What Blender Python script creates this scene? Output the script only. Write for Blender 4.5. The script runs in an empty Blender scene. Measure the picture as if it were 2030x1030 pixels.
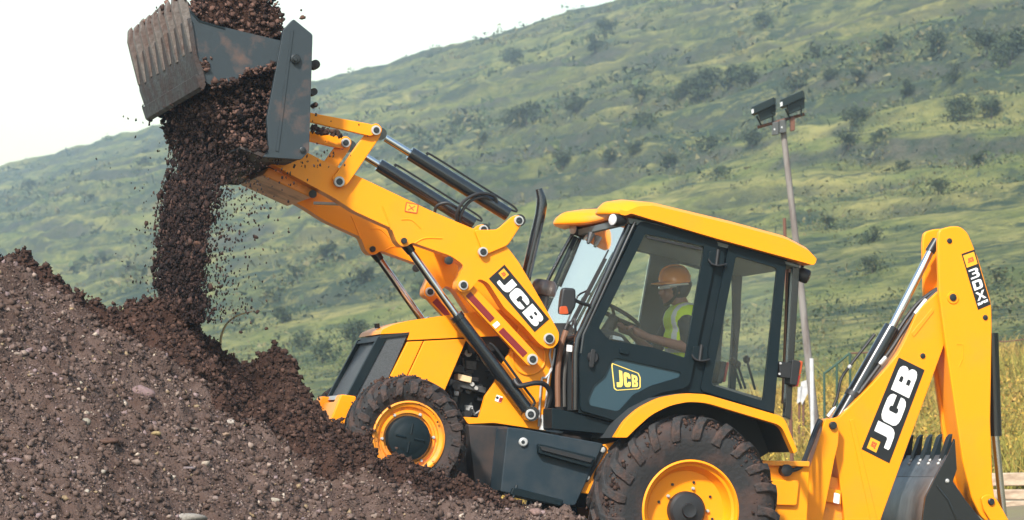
import bpy, bmesh, math, random
import numpy as np
from mathutils import Vector, Matrix
from mathutils.geometry import tessellate_polygon

SC = bpy.context.scene
COL = SC.collection
random.seed(7)
RNG = np.random.default_rng(7)
R = math.radians

# ------------------------------------------------------------------ camera
F_PX = 6800.0                     # focal length in pixels of the 2030 px wide photograph
YAW, PITCH = R(15.5), math.atan(410 / F_PX)
FWD = Vector((math.sin(YAW) * math.cos(PITCH), math.cos(YAW) * math.cos(PITCH), math.sin(PITCH)))
RIGHT = Vector((math.cos(YAW), -math.sin(YAW), 0))
UP = RIGHT.cross(FWD)


def ray(px, py):
    return FWD + RIGHT * ((px - 1015) / F_PX) + UP * ((515 - py) / F_PX)


_d = ray(1090, 900) * 24.7
CAM = Vector((-_d.x, -_d.y, 1.05))
cam_data = bpy.data.cameras.new('camera')
cam_data.sensor_width = 36.0
cam_data.lens = 36.0 * F_PX / 2030.0
cam_data.clip_start, cam_data.clip_end = 0.5, 9000
cam_data.dof.use_dof = True
cam_data.dof.focus_distance = 25.0
cam_data.dof.aperture_fstop = 7.0
cam = bpy.data.objects.new('camera', cam_data)
cam.location = CAM
cam.rotation_euler = (math.pi / 2 + PITCH, 0, -YAW)
COL.objects.link(cam)
SC.camera = cam

# ------------------------------------------------------------------ sky, sun, exposure
SUN_EL, SUN_AZ = R(41), R(-143)   # azimuth measured from +Y towards +X: behind the camera, on its left
world = bpy.data.worlds.new('World')
SC.world = world
world.use_nodes = True
wn = world.node_tree
sky = wn.nodes.new('ShaderNodeTexSky')
sky.sky_type = 'NISHITA'
sky.sun_disc = False
sky.sun_elevation = SUN_EL
sky.sun_rotation = SUN_AZ
sky.air_density = 1.8
sky.dust_density = 1.2
sky.ozone_density = 1.0
wn.nodes['Background'].inputs['Strength'].default_value = 0.125
wn.links.new(sky.outputs[0], wn.nodes['Background'].inputs[0])
sun_data = bpy.data.lights.new('sun', 'SUN')
sun_data.energy = 4.0
sun_data.angle = R(4)
sun_data.color = (1.0, 0.95, 0.88)
sun = bpy.data.objects.new('sun', sun_data)
sdir = Vector((math.sin(SUN_AZ) * math.cos(SUN_EL), math.cos(SUN_AZ) * math.cos(SUN_EL), math.sin(SUN_EL)))
sun.rotation_euler = sdir.to_track_quat('Z', 'Y').to_euler()
COL.objects.link(sun)
SC.view_settings.view_transform = 'Standard'
SC.view_settings.look = 'None'
SC.view_settings.gamma = 1.0
SC.view_settings.exposure = 0.96
SC.render.engine = 'CYCLES'
SC.cycles.use_denoising = True
SC.cycles.max_bounces = 8
SC.cycles.transparent_max_bounces = 16
SC.cycles.volume_bounces = 1

# ------------------------------------------------------------------ helpers


def P(px, py, Y):
    """photograph pixel -> point on the vertical plane at lateral position Y"""
    d = ray(px, py)
    return CAM + d * ((Y - CAM.y) / d.y)


def PS(px, py, ref, Y):
    """as P on plane ref, then moved sideways to Y"""
    q = P(px, py, ref)
    return Vector((q.x, Y, q.z))


def PD(px, py, D):
    """photograph pixel -> point at depth D in front of the camera"""
    return CAM + ray(px, py) * D


def make_noise(seed):
    g = np.random.default_rng(seed)
    perm = g.permutation(512)
    ang = g.random(512) * 2 * np.pi
    gx, gy = np.cos(ang), np.sin(ang)

    def n2(x, y):
        xi, yi = np.floor(x).astype(int), np.floor(y).astype(int)
        xf, yf = x - xi, y - yi
        u = xf * xf * xf * (xf * (xf * 6 - 15) + 10)
        v = yf * yf * yf * (yf * (yf * 6 - 15) + 10)

        def gr(ix, iy, dx, dy):
            h = perm[(perm[ix & 511] + iy) & 511]
            return gx[h] * dx + gy[h] * dy
        a = gr(xi, yi, xf, yf)
        b = gr(xi + 1, yi, xf - 1, yf)
        c = gr(xi, yi + 1, xf, yf - 1)
        d = gr(xi + 1, yi + 1, xf - 1, yf - 1)
        return (a + u * (b - a)) * (1 - v) + (c + u * (d - c)) * v
    return n2


N1 = make_noise(3)


def fbm(x, y, octv=5, gain=0.5, lac=2.03, ridged=False):
    s, a = 0, 1.0
    for i in range(octv):
        n = N1(x + 17.3 * i, y - 9.1 * i)
        s = s + a * (np.abs(n) * 2 - 0.4 if ridged else n)
        x, y, a = x * lac, y * lac, a * gain
    return s


def mesh_arrays(name, V, F, mat=None, smooth=None):
    """numpy vertices (n,3) and faces (m,3 or 4) -> mesh"""
    me = bpy.data.meshes.new(name)
    V = np.asarray(V, dtype=np.float32)
    F = np.asarray(F, dtype=np.int32)
    k = F.shape[1]
    me.vertices.add(len(V))
    me.vertices.foreach_set('co', V.ravel())
    me.loops.add(F.size)
    me.loops.foreach_set('vertex_index', F.ravel())
    me.polygons.add(len(F))
    me.polygons.foreach_set('loop_start', np.arange(0, F.size, k, dtype=np.int32))
    me.polygons.foreach_set('loop_total', np.full(len(F), k, dtype=np.int32))
    if smooth:
        me.polygons.foreach_set('use_smooth', np.ones(len(F), dtype=bool))
    me.update(calc_edges=True)
    if mat:
        me.materials.append(mat)
    return me


def link(name, me, parent=None, loc=None):
    o = bpy.data.objects.new(name, me)
    COL.objects.link(o)
    if parent is not None:
        o.parent = parent
    if loc is not None:
        o.location = loc
    return o


def tag(o, label=None, cat=None, group=None, kind=None):
    if label:
        o['label'] = label
    if cat:
        o['category'] = cat
    if group:
        o['group'] = group
    if kind:
        o['kind'] = kind
    return o


def empty(name, loc):
    o = bpy.data.objects.new(name, None)
    COL.objects.link(o)
    o.location = loc
    o.empty_display_size = 0.2
    return o


def copy_tree(o, parent=None):
    c = o.copy()
    COL.objects.link(c)
    c.parent = parent
    for ch in o.children:
        copy_tree(ch, c)
    return c


def root_loc(o):
    while o.parent is not None:
        o = o.parent
    return Vector(o.location)


class MB:
    """collects shapes in world coordinates, links them as one mesh"""

    def __init__(self):
        self.v, self.f = [], []

    def add(self, v, f):
        n = len(self.v)
        self.v += [Vector(p) for p in v]
        self.f += [tuple(i + n for i in q) for q in f]
        return self

    def prism(self, pts, y0, y1, holes=None, ref=None):
        """side outline in photograph pixels on plane ref (else y0), set at y0 and extruded to y1 along the lateral axis"""
        ref = y0 if ref is None else ref
        sh = Vector((0, y0 - ref, 0))
        a = [P(p[0], p[1], ref) + sh for p in pts]
        return self.slab(a, Vector((0, y1 - y0, 0)), [[P(p[0], p[1], ref) + sh for p in h] for h in (holes or [])])

    def slab(self, a, off, holes=None):
        loops = [a] + (holes or [])
        allp = [p for l in loops for p in l]
        n = len(allp)
        fs = []
        if holes:
            for t in tessellate_polygon([[Vector((p.x, p.z, 0)) if abs(off.y) > 1e-9 else p for p in l] for l in loops]):
                fs.append(tuple(t))
                fs.append(tuple(i + n for i in reversed(t)))
        else:
            fs.append(tuple(range(len(a))))
            fs.append(tuple(reversed([i + n for i in range(len(a))])))
        s = 0
        for l in loops:
            m = len(l)
            for i in range(m):
                j = (i + 1) % m
                fs.append((s + i, s + i + n, s + j + n, s + j))
            s += m
        return self.add(allp + [p + off for p in allp], fs)

    def tube(self, path, r, seg=12, caps=True):
        path = [Vector(p) for p in path]
        rs = r if isinstance(r, (list, tuple)) else [r] * len(path)
        ref = None
        rings = []
        for i, p in enumerate(path):
            t = (path[min(i + 1, len(path) - 1)] - path[max(i - 1, 0)]).normalized()
            if ref is None:
                ref = t.orthogonal().normalized()
            ref = (ref - t * ref.dot(t)).normalized()
            b = t.cross(ref)
            rings.append([p + (ref * math.cos(2 * math.pi * k / seg) + b * math.sin(2 * math.pi * k / seg)) * rs[i] for k in range(seg)])
        v = [p for g in rings for p in g]
        f = []
        for i in range(len(rings) - 1):
            for k in range(seg):
                k2 = (k + 1) % seg
                f.append((i * seg + k, i * seg + k2, (i + 1) * seg + k2, (i + 1) * seg + k))
        if caps:
            f.append(tuple(reversed(range(seg))))
            f.append(tuple((len(rings) - 1) * seg + k for k in range(seg)))
        return self.add(v, f)

    def lathe(self, c, prof, seg=48, axis=Vector((0, 1, 0)), caps=True):
        """profile [(radius, along axis)] round a line through c"""
        c = Vector(c)
        axis = Vector(axis).normalized()
        e1 = axis.orthogonal().normalized()
        e2 = axis.cross(e1)
        v, f = [], []
        for (r, y) in prof:
            for k in range(seg):
                a = 2 * math.pi * k / seg
                v.append(c + axis * y + (e1 * math.cos(a) + e2 * math.sin(a)) * max(r, 1e-4))
        for i in range(len(prof) - 1):
            for k in range(seg):
                k2 = (k + 1) % seg
                f.append((i * seg + k, i * seg + k2, (i + 1) * seg + k2, (i + 1) * seg + k))
        if caps:
            f.append(tuple(reversed(range(seg))))
            f.append(tuple((len(prof) - 1) * seg + k for k in range(seg)))
        return self.add(v, f)

    def build(self, name, mat, parent=None, bevel=0.0, sharp=35, seg=2, offset=None):
        org = root_loc(parent) if parent is not None else Vector((0, 0, 0))
        if offset is not None:
            org = offset
        me = bpy.data.meshes.new(name)
        me.from_pydata([p - org for p in self.v], [], self.f)
        bm = bmesh.new()
        bm.from_mesh(me)
        bmesh.ops.remove_doubles(bm, verts=bm.verts, dist=1e-5)
        bmesh.ops.recalc_face_normals(bm, faces=bm.faces)
        bm.to_mesh(me)
        bm.free()
        me.polygons.foreach_set('use_smooth', [True] * len(me.polygons))
        me.set_sharp_from_angle(angle=R(sharp))
        if mat:
            me.materials.append(mat)
        o = link(name, me, parent)
        if bevel > 0:
            b = o.modifiers.new('bevel', 'BEVEL')
            b.width = bevel
            b.segments = seg
            b.limit_method = 'ANGLE'
            b.angle_limit = R(40)
            b.harden_normals = True
        return o


def rnd(pts, r=6, n=4):
    """round the corners of a pixel outline"""
    out = []
    m = len(pts)
    for i in range(m):
        p = Vector(pts[i][:2])
        rr = pts[i][2] if len(pts[i]) > 2 else r
        a, b = Vector(pts[i - 1][:2]) - p, Vector(pts[(i + 1) % m][:2]) - p
        if rr <= 0 or a.length < 1e-6 or b.length < 1e-6:
            out.append((p.x, p.y))
            continue
        q = min(rr, a.length * 0.45, b.length * 0.45)
        p0, p1 = p + a.normalized() * q, p + b.normalized() * q
        for k in range(n + 1):
            t = k / n
            c = p0 * (1 - t) ** 2 + p * 2 * t * (1 - t) + p1 * t * t
            out.append((c.x, c.y))
    return out


def bar(p0, p1, w0, w1=None):
    """pixel outline of a straight bar"""
    w1 = w0 if w1 is None else w1
    a, b = Vector(p0), Vector(p1)
    t = (b - a).normalized()
    n = Vector((-t.y, t.x))
    return [tuple(a + n * w0 / 2), tuple(b + n * w1 / 2), tuple(b - n * w1 / 2), tuple(a - n * w0 / 2)]


def spline(pts, n=6):
    """Catmull-Rom through 3-D points"""
    pts = [Vector(p) for p in pts]
    out = []
    for i in range(len(pts) - 1):
        p0, p1, p2, p3 = pts[max(i - 1, 0)], pts[i], pts[i + 1], pts[min(i + 2, len(pts) - 1)]
        for k in range(n):
            t = k / n
            out.append(0.5 * ((2 * p1) + (p2 - p0) * t + (2 * p0 - 5 * p1 + 4 * p2 - p3) * t * t + (3 * p1 - p0 - 3 * p2 + p3) * t ** 3))
    out.append(pts[-1])
    return out


# ------------------------------------------------------------------ materials
MATS = {}


def material(name, base, rough=0.5, metal=0.0, var=None, scale=6.0, amount=0.5, bump=0.0, bump_scale=40.0,
             coat=0.0, spec=0.5, stretch=None, lo=0.4, hi=0.65, detail=6.0, rough2=None):
    """principled material; var = second colour mixed in by noise"""
    m = bpy.data.materials.new(name)
    m.use_nodes = True
    nt = m.node_tree
    b = nt.nodes['Principled BSDF']
    b.inputs['Base Color'].default_value = (*base, 1)
    b.inputs['Roughness'].default_value = rough
    b.inputs['Metallic'].default_value = metal
    b.inputs['Specular IOR Level'].default_value = spec
    b.inputs['Coat Weight'].default_value = coat
    b.inputs['Coat Roughness'].default_value = 0.12
    tc = nt.nodes.new('ShaderNodeTexCoord')
    src = tc.outputs['Object']
    if stretch:
        mp = nt.nodes.new('ShaderNodeMapping')
        mp.inputs['Scale'].default_value = stretch
        nt.links.new(src, mp.inputs[0])
        src = mp.outputs[0]
    if var is not None:
        n = nt.nodes.new('ShaderNodeTexNoise')
        n.inputs['Scale'].default_value = scale
        n.inputs['Detail'].default_value = detail
        n.inputs['Roughness'].default_value = 0.62
        nt.links.new(src, n.inputs['Vector'])
        rp = nt.nodes.new('ShaderNodeMapRange')
        rp.inputs['From Min'].default_value = lo
        rp.inputs['From Max'].default_value = hi
        rp.inputs['To Max'].default_value = amount
        nt.links.new(n.outputs['Fac'], rp.inputs['Value'])
        mx = nt.nodes.new('ShaderNodeMix')
        mx.data_type = 'RGBA'
        mx.inputs['A'].default_value = (*base, 1)
        mx.inputs['B'].default_value = (*var, 1)
        nt.links.new(rp.outputs[0], mx.inputs['Factor'])
        nt.links.new(mx.outputs['Result'], b.inputs['Base Color'])
        if rough2 is not None:
            r2 = nt.nodes.new('ShaderNodeMapRange')
            r2.inputs['To Min'].default_value = rough
            r2.inputs['To Max'].default_value = rough2
            nt.links.new(rp.outputs[0], r2.inputs['Value'])
            nt.links.new(r2.outputs[0], b.inputs['Roughness'])
    if bump > 0:
        n2 = nt.nodes.new('ShaderNodeTexNoise')
        n2.inputs['Scale'].default_value = bump_scale
        n2.inputs['Detail'].default_value = 5
        nt.links.new(src, n2.inputs['Vector'])
        bp = nt.nodes.new('ShaderNodeBump')
        bp.inputs['Strength'].default_value = bump
        bp.inputs['Distance'].default_value = 0.02
        nt.links.new(n2.outputs['Fac'], bp.inputs['Height'])
        nt.links.new(bp.outputs[0], b.inputs['Normal'])
    MATS[name] = m
    return m


YELLOW = material('yellow_paint', (0.88, 0.282, 0.003), 0.42, var=(0.42, 0.19, 0.05), scale=2.6, amount=0.28, lo=0.5, hi=0.8,
                  coat=0.12, rough2=0.6, spec=0.22, bump=0.015, bump_scale=6)
YELLOW_WORN = material('yellow_paint_muddy', (0.82, 0.265, 0.004), 0.45, var=(0.20, 0.10, 0.055), scale=5, amount=0.75, lo=0.5, hi=0.72, coat=0.2, rough2=0.85)
DARK = material('dark_grey_paint', (0.0050, 0.0110, 0.0140), 0.45, var=(0.015, 0.019, 0.021), scale=3.0, amount=0.5, lo=0.45, hi=0.8, rough2=0.7, spec=0.16)
DARKBOX = material('grey_steel_paint', (0.017, 0.029, 0.038), 0.5, var=(0.06, 0.06, 0.06), scale=4.0, amount=0.6, lo=0.45, hi=0.8, rough2=0.75, spec=0.18)
BLACK = material('black_rubber', (0.010, 0.010, 0.011), 0.55)
GLOSSBLACK = material('black_gloss_paint', (0.009, 0.011, 0.013), 0.22, coat=0.5)
CHROME = material('chrome', (0.62, 0.62, 0.62), 0.16, 1.0)
STEEL = material('zinc_plated_steel', (0.40, 0.40, 0.39), 0.42, 0.15)
PINDARK = material('oiled_pin', (0.02, 0.024, 0.026), 0.4, 0.3)
MUDSTEEL = material('muddy_blade_steel', (0.036, 0.036, 0.037), 0.6, 0.1, var=(0.040, 0.024, 0.019), scale=4.5, amount=0.9, lo=0.42, hi=0.6, rough2=0.95, bump=0.4, bump_scale=30)
BUCKETGREY = material('bucket_grey_paint', (0.016, 0.025, 0.031), 0.5, var=(0.12, 0.065, 0.045), scale=3.2, amount=0.85, lo=0.55, hi=0.72, rough2=0.9, bump=0.05, bump_scale=12)
BHBUCKET = material('worn_bucket_steel', (0.13, 0.135, 0.14), 0.42, 0.5, var=(0.03, 0.032, 0.036), scale=5, amount=0.8, stretch=(1, 1, 0.25), lo=0.4, hi=0.65)
TYRE = material('muddy_tyre_rubber', (0.012, 0.0115, 0.012), 0.75, var=(0.060, 0.032, 0.024), scale=3.4, amount=0.85, lo=0.46, hi=0.66, rough2=0.95, bump=0.3, bump_scale=35)
MUDLUG = material('mud_caked_lug', (0.016, 0.0155, 0.016), 0.8, var=(0.080, 0.042, 0.030), scale=6, amount=0.85, lo=0.45, hi=0.63, rough2=0.98, bump=0.6, bump_scale=40)
RED = material('red_reflector', (0.17, 0.010, 0.012), 0.4)
ORANGELENS = material('orange_lens', (0.42, 0.06, 0.01), 0.3)  # also colours the reflection painted on the cab mirror
REDLENS = material('red_lens', (0.32, 0.018, 0.012), 0.3)
WHITE = material('white_film', (0.80, 0.80, 0.80), 0.45)
DECALBLACK = material('black_film', (0.008, 0.009, 0.011), 0.4)
DECALYELLOW = material('yellow_film', (0.80, 0.36, 0.015), 0.45)
DECALRED = material('red_print', (0.45, 0.06, 0.02), 0.5)
CREAM = material('cream_print', (0.80, 0.58, 0.12), 0.45)
LAMPWHITE = material('lamp_lens', (0.50, 0.52, 0.53), 0.15, coat=0.6)
LINER = material('cab_lining', (0.020, 0.024, 0.026), 0.7)
CEILING = material('cab_ceiling_cloth', (0.16, 0.20, 0.21), 0.8)
INNERTRIM = material('cab_inner_trim', (0.045, 0.062, 0.068), 0.6)
TEALTRIM = material('cab_trim', (0.017, 0.046, 0.062), 0.45)
ENGINEGREY = material('engine_casting', (0.09, 0.095, 0.10), 0.5, 0.3, var=(0.02, 0.02, 0.02), scale=14, amount=0.9)
COPPER = material('rusty_pipe', (0.16, 0.075, 0.04), 0.6)
RUSTBROWN = material('brown_filter_cap', (0.060, 0.042, 0.036), 0.35, coat=0.3)
SKIN = material('skin', (0.27, 0.125, 0.085), 0.55)
SHIRT = material('dark_shirt', (0.014, 0.022, 0.026), 0.85, bump=0.2, bump_scale=60)
TROUSER = material('trousers', (0.02, 0.024, 0.035), 0.9)
HIVIS = material('hi_vis_cloth', (0.66, 0.88, 0.02), 0.7, bump=0.3, bump_scale=18)
REFLECT = material('reflective_tape', (0.72, 0.75, 0.75), 0.4)
HELMET = material('orange_helmet', (0.90, 0.29, 0.015), 0.3, coat=0.4)
HAIR = material('hair', (0.008, 0.007, 0.007), 0.7)
WOODPOLE = material('weathered_pole', (0.20, 0.18, 0.165), 0.8, var=(0.10, 0.075, 0.065), scale=9, amount=0.8, stretch=(1, 1, 0.2))
LAMPBODY = material('flood_lamp_housing', (0.010, 0.019, 0.020), 0.5)
RUST = material('rusty_iron', (0.12, 0.05, 0.03), 0.8)
TIMBER = material('sawn_timber', (0.44, 0.34, 0.24), 0.85, var=(0.22, 0.14, 0.09), scale=5, amount=0.8, stretch=(0.4, 3, 3), bump=0.3, bump_scale=30)
GREENPOST = material('green_fence_paint', (0.018, 0.055, 0.035), 0.7)
WHITEPAINT = material('white_post_paint', (0.48, 0.48, 0.49), 0.7, var=(0.30, 0.28, 0.26), scale=8, amount=0.6)
TWIG = material('dry_stalk', (0.30, 0.22, 0.10), 0.8)
BARK = material('bush_bark', (0.055, 0.042, 0.03), 0.9)


def glass_material(name, tint, ior=1.52, dust=0.016):
    m = bpy.data.materials.new(name)
    m.use_nodes = True
    nt = m.node_tree
    nt.nodes.remove(nt.nodes['Principled BSDF'])
    out = nt.nodes['Material Output']
    tr = nt.nodes.new('ShaderNodeBsdfTransparent')
    tr.inputs[0].default_value = (*tint, 1)
    gl = nt.nodes.new('ShaderNodeBsdfGlossy')
    gl.inputs['Roughness'].default_value = 0.03
    gl.inputs['Color'].default_value = (0.95, 0.97, 0.97, 1)
    fr = nt.nodes.new('ShaderNodeFresnel')
    fr.inputs['IOR'].default_value = ior
    mx = nt.nodes.new('ShaderNodeMixShader')
    nt.links.new(fr.outputs[0], mx.inputs[0])
    nt.links.new(tr.outputs[0], mx.inputs[1])
    nt.links.new(gl.outputs[0], mx.inputs[2])
    df = nt.nodes.new('ShaderNodeBsdfDiffuse')               # film of dust, thicker in patches; also stands in for the reflected-sky veil
    df.inputs['Color'].default_value = (0.50, 0.58, 0.58, 1)
    tc = nt.nodes.new('ShaderNodeTexCoord')
    nz = nt.nodes.new('ShaderNodeTexNoise')
    nz.inputs['Scale'].default_value = 3.5
    nz.inputs['Detail'].default_value = 6
    nt.links.new(tc.outputs['Object'], nz.inputs['Vector'])
    mr = nt.nodes.new('ShaderNodeMapRange')
    for k_, v_ in (('From Min', .35), ('From Max', .75), ('To Min', dust * .5), ('To Max', dust * 1.8)):
        mr.inputs[k_].default_value = v_
    nt.links.new(nz.outputs['Fac'], mr.inputs['Value'])
    m2 = nt.nodes.new('ShaderNodeMixShader')
    nt.links.new(mr.outputs[0], m2.inputs[0])
    nt.links.new(mx.outputs[0], m2.inputs[1])
    nt.links.new(df.outputs[0], m2.inputs[2])
    nt.links.new(m2.outputs[0], out.inputs['Surface'])
    return m


GLASS = glass_material('window_glass', (0.965, 0.985, 0.985), 1.28)
SCREENGLASS = glass_material('windscreen_glass', (0.86, 0.93, 0.93))
for _l in list(SCREENGLASS.node_tree.links):                  # even, high reflectance put in to give a white sky reflection
    if _l.from_node.type == 'FRESNEL':
        SCREENGLASS.node_tree.links.remove(_l)
SCREENGLASS.node_tree.nodes['Mix Shader'].inputs[0].default_value = 0.75
SCREENGLASS.node_tree.nodes['Glossy BSDF'].inputs['Color'].default_value = (1.0, 0.94, 0.86, 1)  # warm tint added to whiten the reflected sky


def attr_material(name, rough=0.9, bump=0.5, bump_scale=60, spec=0.25):
    """colour from the mesh attribute 'tone' (the stone's or clod's own colour), plus grain"""
    m = bpy.data.materials.new(name)
    m.use_nodes = True
    nt = m.node_tree
    b = nt.nodes['Principled BSDF']
    b.inputs['Roughness'].default_value = rough
    b.inputs['Specular IOR Level'].default_value = spec
    at = nt.nodes.new('ShaderNodeAttribute')
    at.attribute_name = 'tone'
    tc = nt.nodes.new('ShaderNodeTexCoord')
    n = nt.nodes.new('ShaderNodeTexNoise')
    n.inputs['Scale'].default_value = bump_scale
    n.inputs['Detail'].default_value = 4
    nt.links.new(tc.outputs['Object'], n.inputs['Vector'])
    mr = nt.nodes.new('ShaderNodeMapRange')
    mr.inputs['From Min'].default_value = 0.3
    mr.inputs['From Max'].default_value = 0.7
    mr.inputs['To Min'].default_value = 0.72
    mr.inputs['To Max'].default_value = 1.28
    nt.links.new(n.outputs['Fac'], mr.inputs['Value'])
    vm = nt.nodes.new('ShaderNodeVectorMath')
    vm.operation = 'SCALE'
    nt.links.new(at.outputs['Color'], vm.inputs[0])
    nt.links.new(mr.outputs[0], vm.inputs['Scale'])
    nt.links.new(vm.outputs[0], b.inputs['Base Color'])
    bp = nt.nodes.new('ShaderNodeBump')
    bp.inputs['Strength'].default_value = bump
    bp.inputs['Distance'].default_value = 0.01
    nt.links.new(n.outputs['Fac'], bp.inputs['Height'])
    nt.links.new(bp.outputs[0], b.inputs['Normal'])
    return m


EARTH = attr_material('earth_clods')
STONE = attr_material('stones', 0.85, 0.4, 45)
FOLIAGE = attr_material('foliage', 0.7, 0.0, 3)
GRASSMAT = attr_material('dry_grass', 0.8, 0.0, 3)


def set_tone(me, per_face_rgb):
    """colour attribute on faces"""
    a = me.attributes.new('tone', 'FLOAT_COLOR', 'FACE')
    c = np.ones((len(me.polygons), 4), dtype=np.float32)
    c[:, :3] = per_face_rgb
    a.data.foreach_set('color', c.ravel())


# ------------------------------------------------------------------ terrain
RD = YAW - R(25.3)                                  # the ridge runs almost away from the camera
U = np.array([math.sin(RD), math.cos(RD)])
W = np.array([math.cos(RD), -math.sin(RD)])
CXY = np.array([CAM.x, CAM.y])
HS = np.array([-4000, 15, 20, 24, 30, 37, 60, 100, 160, 226, 236, 300, 700, 1500], float)
HZ = np.array([0, 0, 0.15, 0.5, 1.1, 2.0, 6.6, 19, 43, 69.0, 70.5, 72, 74, 60], float)


def terrain(s, t):
    base = np.interp(s, HS, HZ)
    on = np.clip((s - 40) / 60, 0, 1)
    sj = s + on * (9 * fbm(t / 90, s / 60, 4) + 1.6 * fbm(t / 20 + 5, s / 9, 4))
    base = base + on * (np.interp(sj, HS, HZ) - base) * 0.75
    # weathered rock ledges that follow the contours
    ph = base / 2.7 + 1.3 * fbm(t / 80 + 31, s / 50, 3) + 0.25 * fbm(t / 12, s / 9, 3)
    fr = ph - np.floor(ph)
    step = np.where(fr < 0.82, fr / 0.82 * 0.42, 0.42 + (fr - 0.82) / 0.18 * 0.58) - fr
    amp = np.clip((base - 5) / 14, 0, 1) * np.clip(1.2 + 2.2 * fbm(t / 45 - 8, s / 30 + 3, 3), 0.25, 2.2)
    z = base + step * 2.9 * amp
    z = z + on * (0.75 * fbm(t / 30, s / 11, 5, 0.5) + 0.42 * fbm(t / 5, s / 3, 4, 0.55))
    z = z + 0.05 * fbm(s / 1.7, t / 1.7, 3) * (1 - on)
    return z


def st_to_xy(s, t):
    return CXY[0] + s * W[0] + t * U[0], CXY[1] + s * W[1] + t * U[1]


def terrain_sheet(name, ss, ts, mat):
    S, T = np.meshgrid(ss, ts, indexing='ij')
    Z = terrain(S, T)
    X, Y = st_to_xy(S, T)
    V = np.stack([X, Y, Z], -1).reshape(-1, 3)
    ns, nt_ = len(ss), len(ts)
    I = np.arange(ns * nt_).reshape(ns, nt_)
    Fq = np.stack([I[:-1, :-1], I[1:, :-1], I[1:, 1:], I[:-1, 1:]], -1).reshape(-1, 4)
    o = link(name, mesh_arrays(name, V, Fq, mat, True))
    return tag(o, kind='structure')


def hill_material():
    m = bpy.data.materials.new('hillside_grass')
    m.use_nodes = True
    nt = m.node_tree
    b = nt.nodes['Principled BSDF']
    b.inputs['Roughness'].default_value = 0.9
    b.inputs['Specular IOR Level'].default_value = 0.1
    tc = nt.nodes.new('ShaderNodeTexCoord')
    mp = nt.nodes.new('ShaderNodeMapping')
    mp.vector_type = 'POINT'
    mp.inputs['Rotation'].default_value = (0, 0, RD)      # x across the slope, y along the contour
    nt.links.new(tc.outputs['Object'], mp.inputs[0])

    def noise(scale, detail, stretch, rough=0.6):
        mm = nt.nodes.new('ShaderNodeMapping')
        mm.inputs['Scale'].default_value = stretch
        nt.links.new(mp.outputs[0], mm.inputs[0])
        n = nt.nodes.new('ShaderNodeTexNoise')
        n.inputs['Scale'].default_value = scale
        n.inputs['Detail'].default_value = detail
        n.inputs['Roughness'].default_value = rough
        nt.links.new(mm.outputs[0], n.inputs['Vector'])
        return n.outputs['Fac']

    def rng(src, a, b_, lo=0.0, hi=1.0):
        r = nt.nodes.new('ShaderNodeMapRange')
        for k, v in (('From Min', a), ('From Max', b_), ('To Min', lo), ('To Max', hi)):
            r.inputs[k].default_value = v
        nt.links.new(src, r.inputs['Value'])
        return r.outputs[0]

    def mix(f, a, b_):
        x = nt.nodes.new('ShaderNodeMix')
        x.data_type = 'RGBA'
        nt.links.new(f, x.inputs['Factor'])
        for s_, v in (('A', a), ('B', b_)):
            if isinstance(v, tuple):
                x.inputs[s_].default_value = (*v, 1)
            else:
                nt.links.new(v, x.inputs[s_])
        return x.outputs['Result']
    big = noise(0.05, 6, (1.0, 0.26, 2.5))
    mid = noise(0.16, 6, (1.0, 0.40, 2.0))
    fine = noise(0.9, 6, (1.0, 0.5, 1.0), 0.75)
    mot = noise(0.38, 8, (1.0, 0.30, 1.6), 0.72)
    c = mix(rng(mid, 0.35, 0.65), (0.128, 0.146, 0.042), (0.255, 0.225, 0.078))          # green to straw grass
    c = mix(rng(fine, 0.44, 0.66, 0, 0.85), c, (0.052, 0.078, 0.024))
    scr = nt.nodes.new('ShaderNodeMath')
    scr.operation = 'ADD'
    nt.links.new(rng(big, 0.44, 0.60), scr.inputs[0])
    nt.links.new(rng(mot, 0.48, 0.62, 0, 0.9), scr.inputs[1])
    sc2 = nt.nodes.new('ShaderNodeMath')
    sc2.operation = 'MULTIPLY'
    sc2.use_clamp = True
    nt.links.new(scr.outputs[0], sc2.inputs[0])
    nt.links.new(rng(fine, 0.34, 0.52), sc2.inputs[1])
    c = mix(sc2.outputs[0], c, (0.030, 0.046, 0.028))                                     # low scrub
    rock = noise(0.10, 6, (1.0, 0.16, 3.5))
    geo = nt.nodes.new('ShaderNodeNewGeometry')
    sep = nt.nodes.new('ShaderNodeSeparateXYZ')
    nt.links.new(geo.outputs['Normal'], sep.inputs[0])
    steep = rng(sep.outputs['Z'], 0.84, 0.66)
    rk = nt.nodes.new('ShaderNodeMath')
    rk.operation = 'MULTIPLY'
    rk.use_clamp = True
    nt.links.new(rng(rock, 0.42, 0.58, 0.25, 1.0), rk.inputs[0])
    nt.links.new(steep, rk.inputs[1])
    c = mix(rk.outputs[0], c, mix(rng(fine, 0.4, 0.65), (0.032, 0.045, 0.030), (0.085, 0.080, 0.058)))   # ledges of trap rock, their shadow lines put into the dark colour
    nt.links.new(c, b.inputs['Base Color'])
    bp = nt.nodes.new('ShaderNodeBump')
    bp.inputs['Strength'].default_value = 0.6
    bp.inputs['Distance'].default_value = 1.4
    nt.links.new(fine, bp.inputs['Height'])
    nt.links.new(bp.outputs[0], b.inputs['Normal'])
    return m


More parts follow.
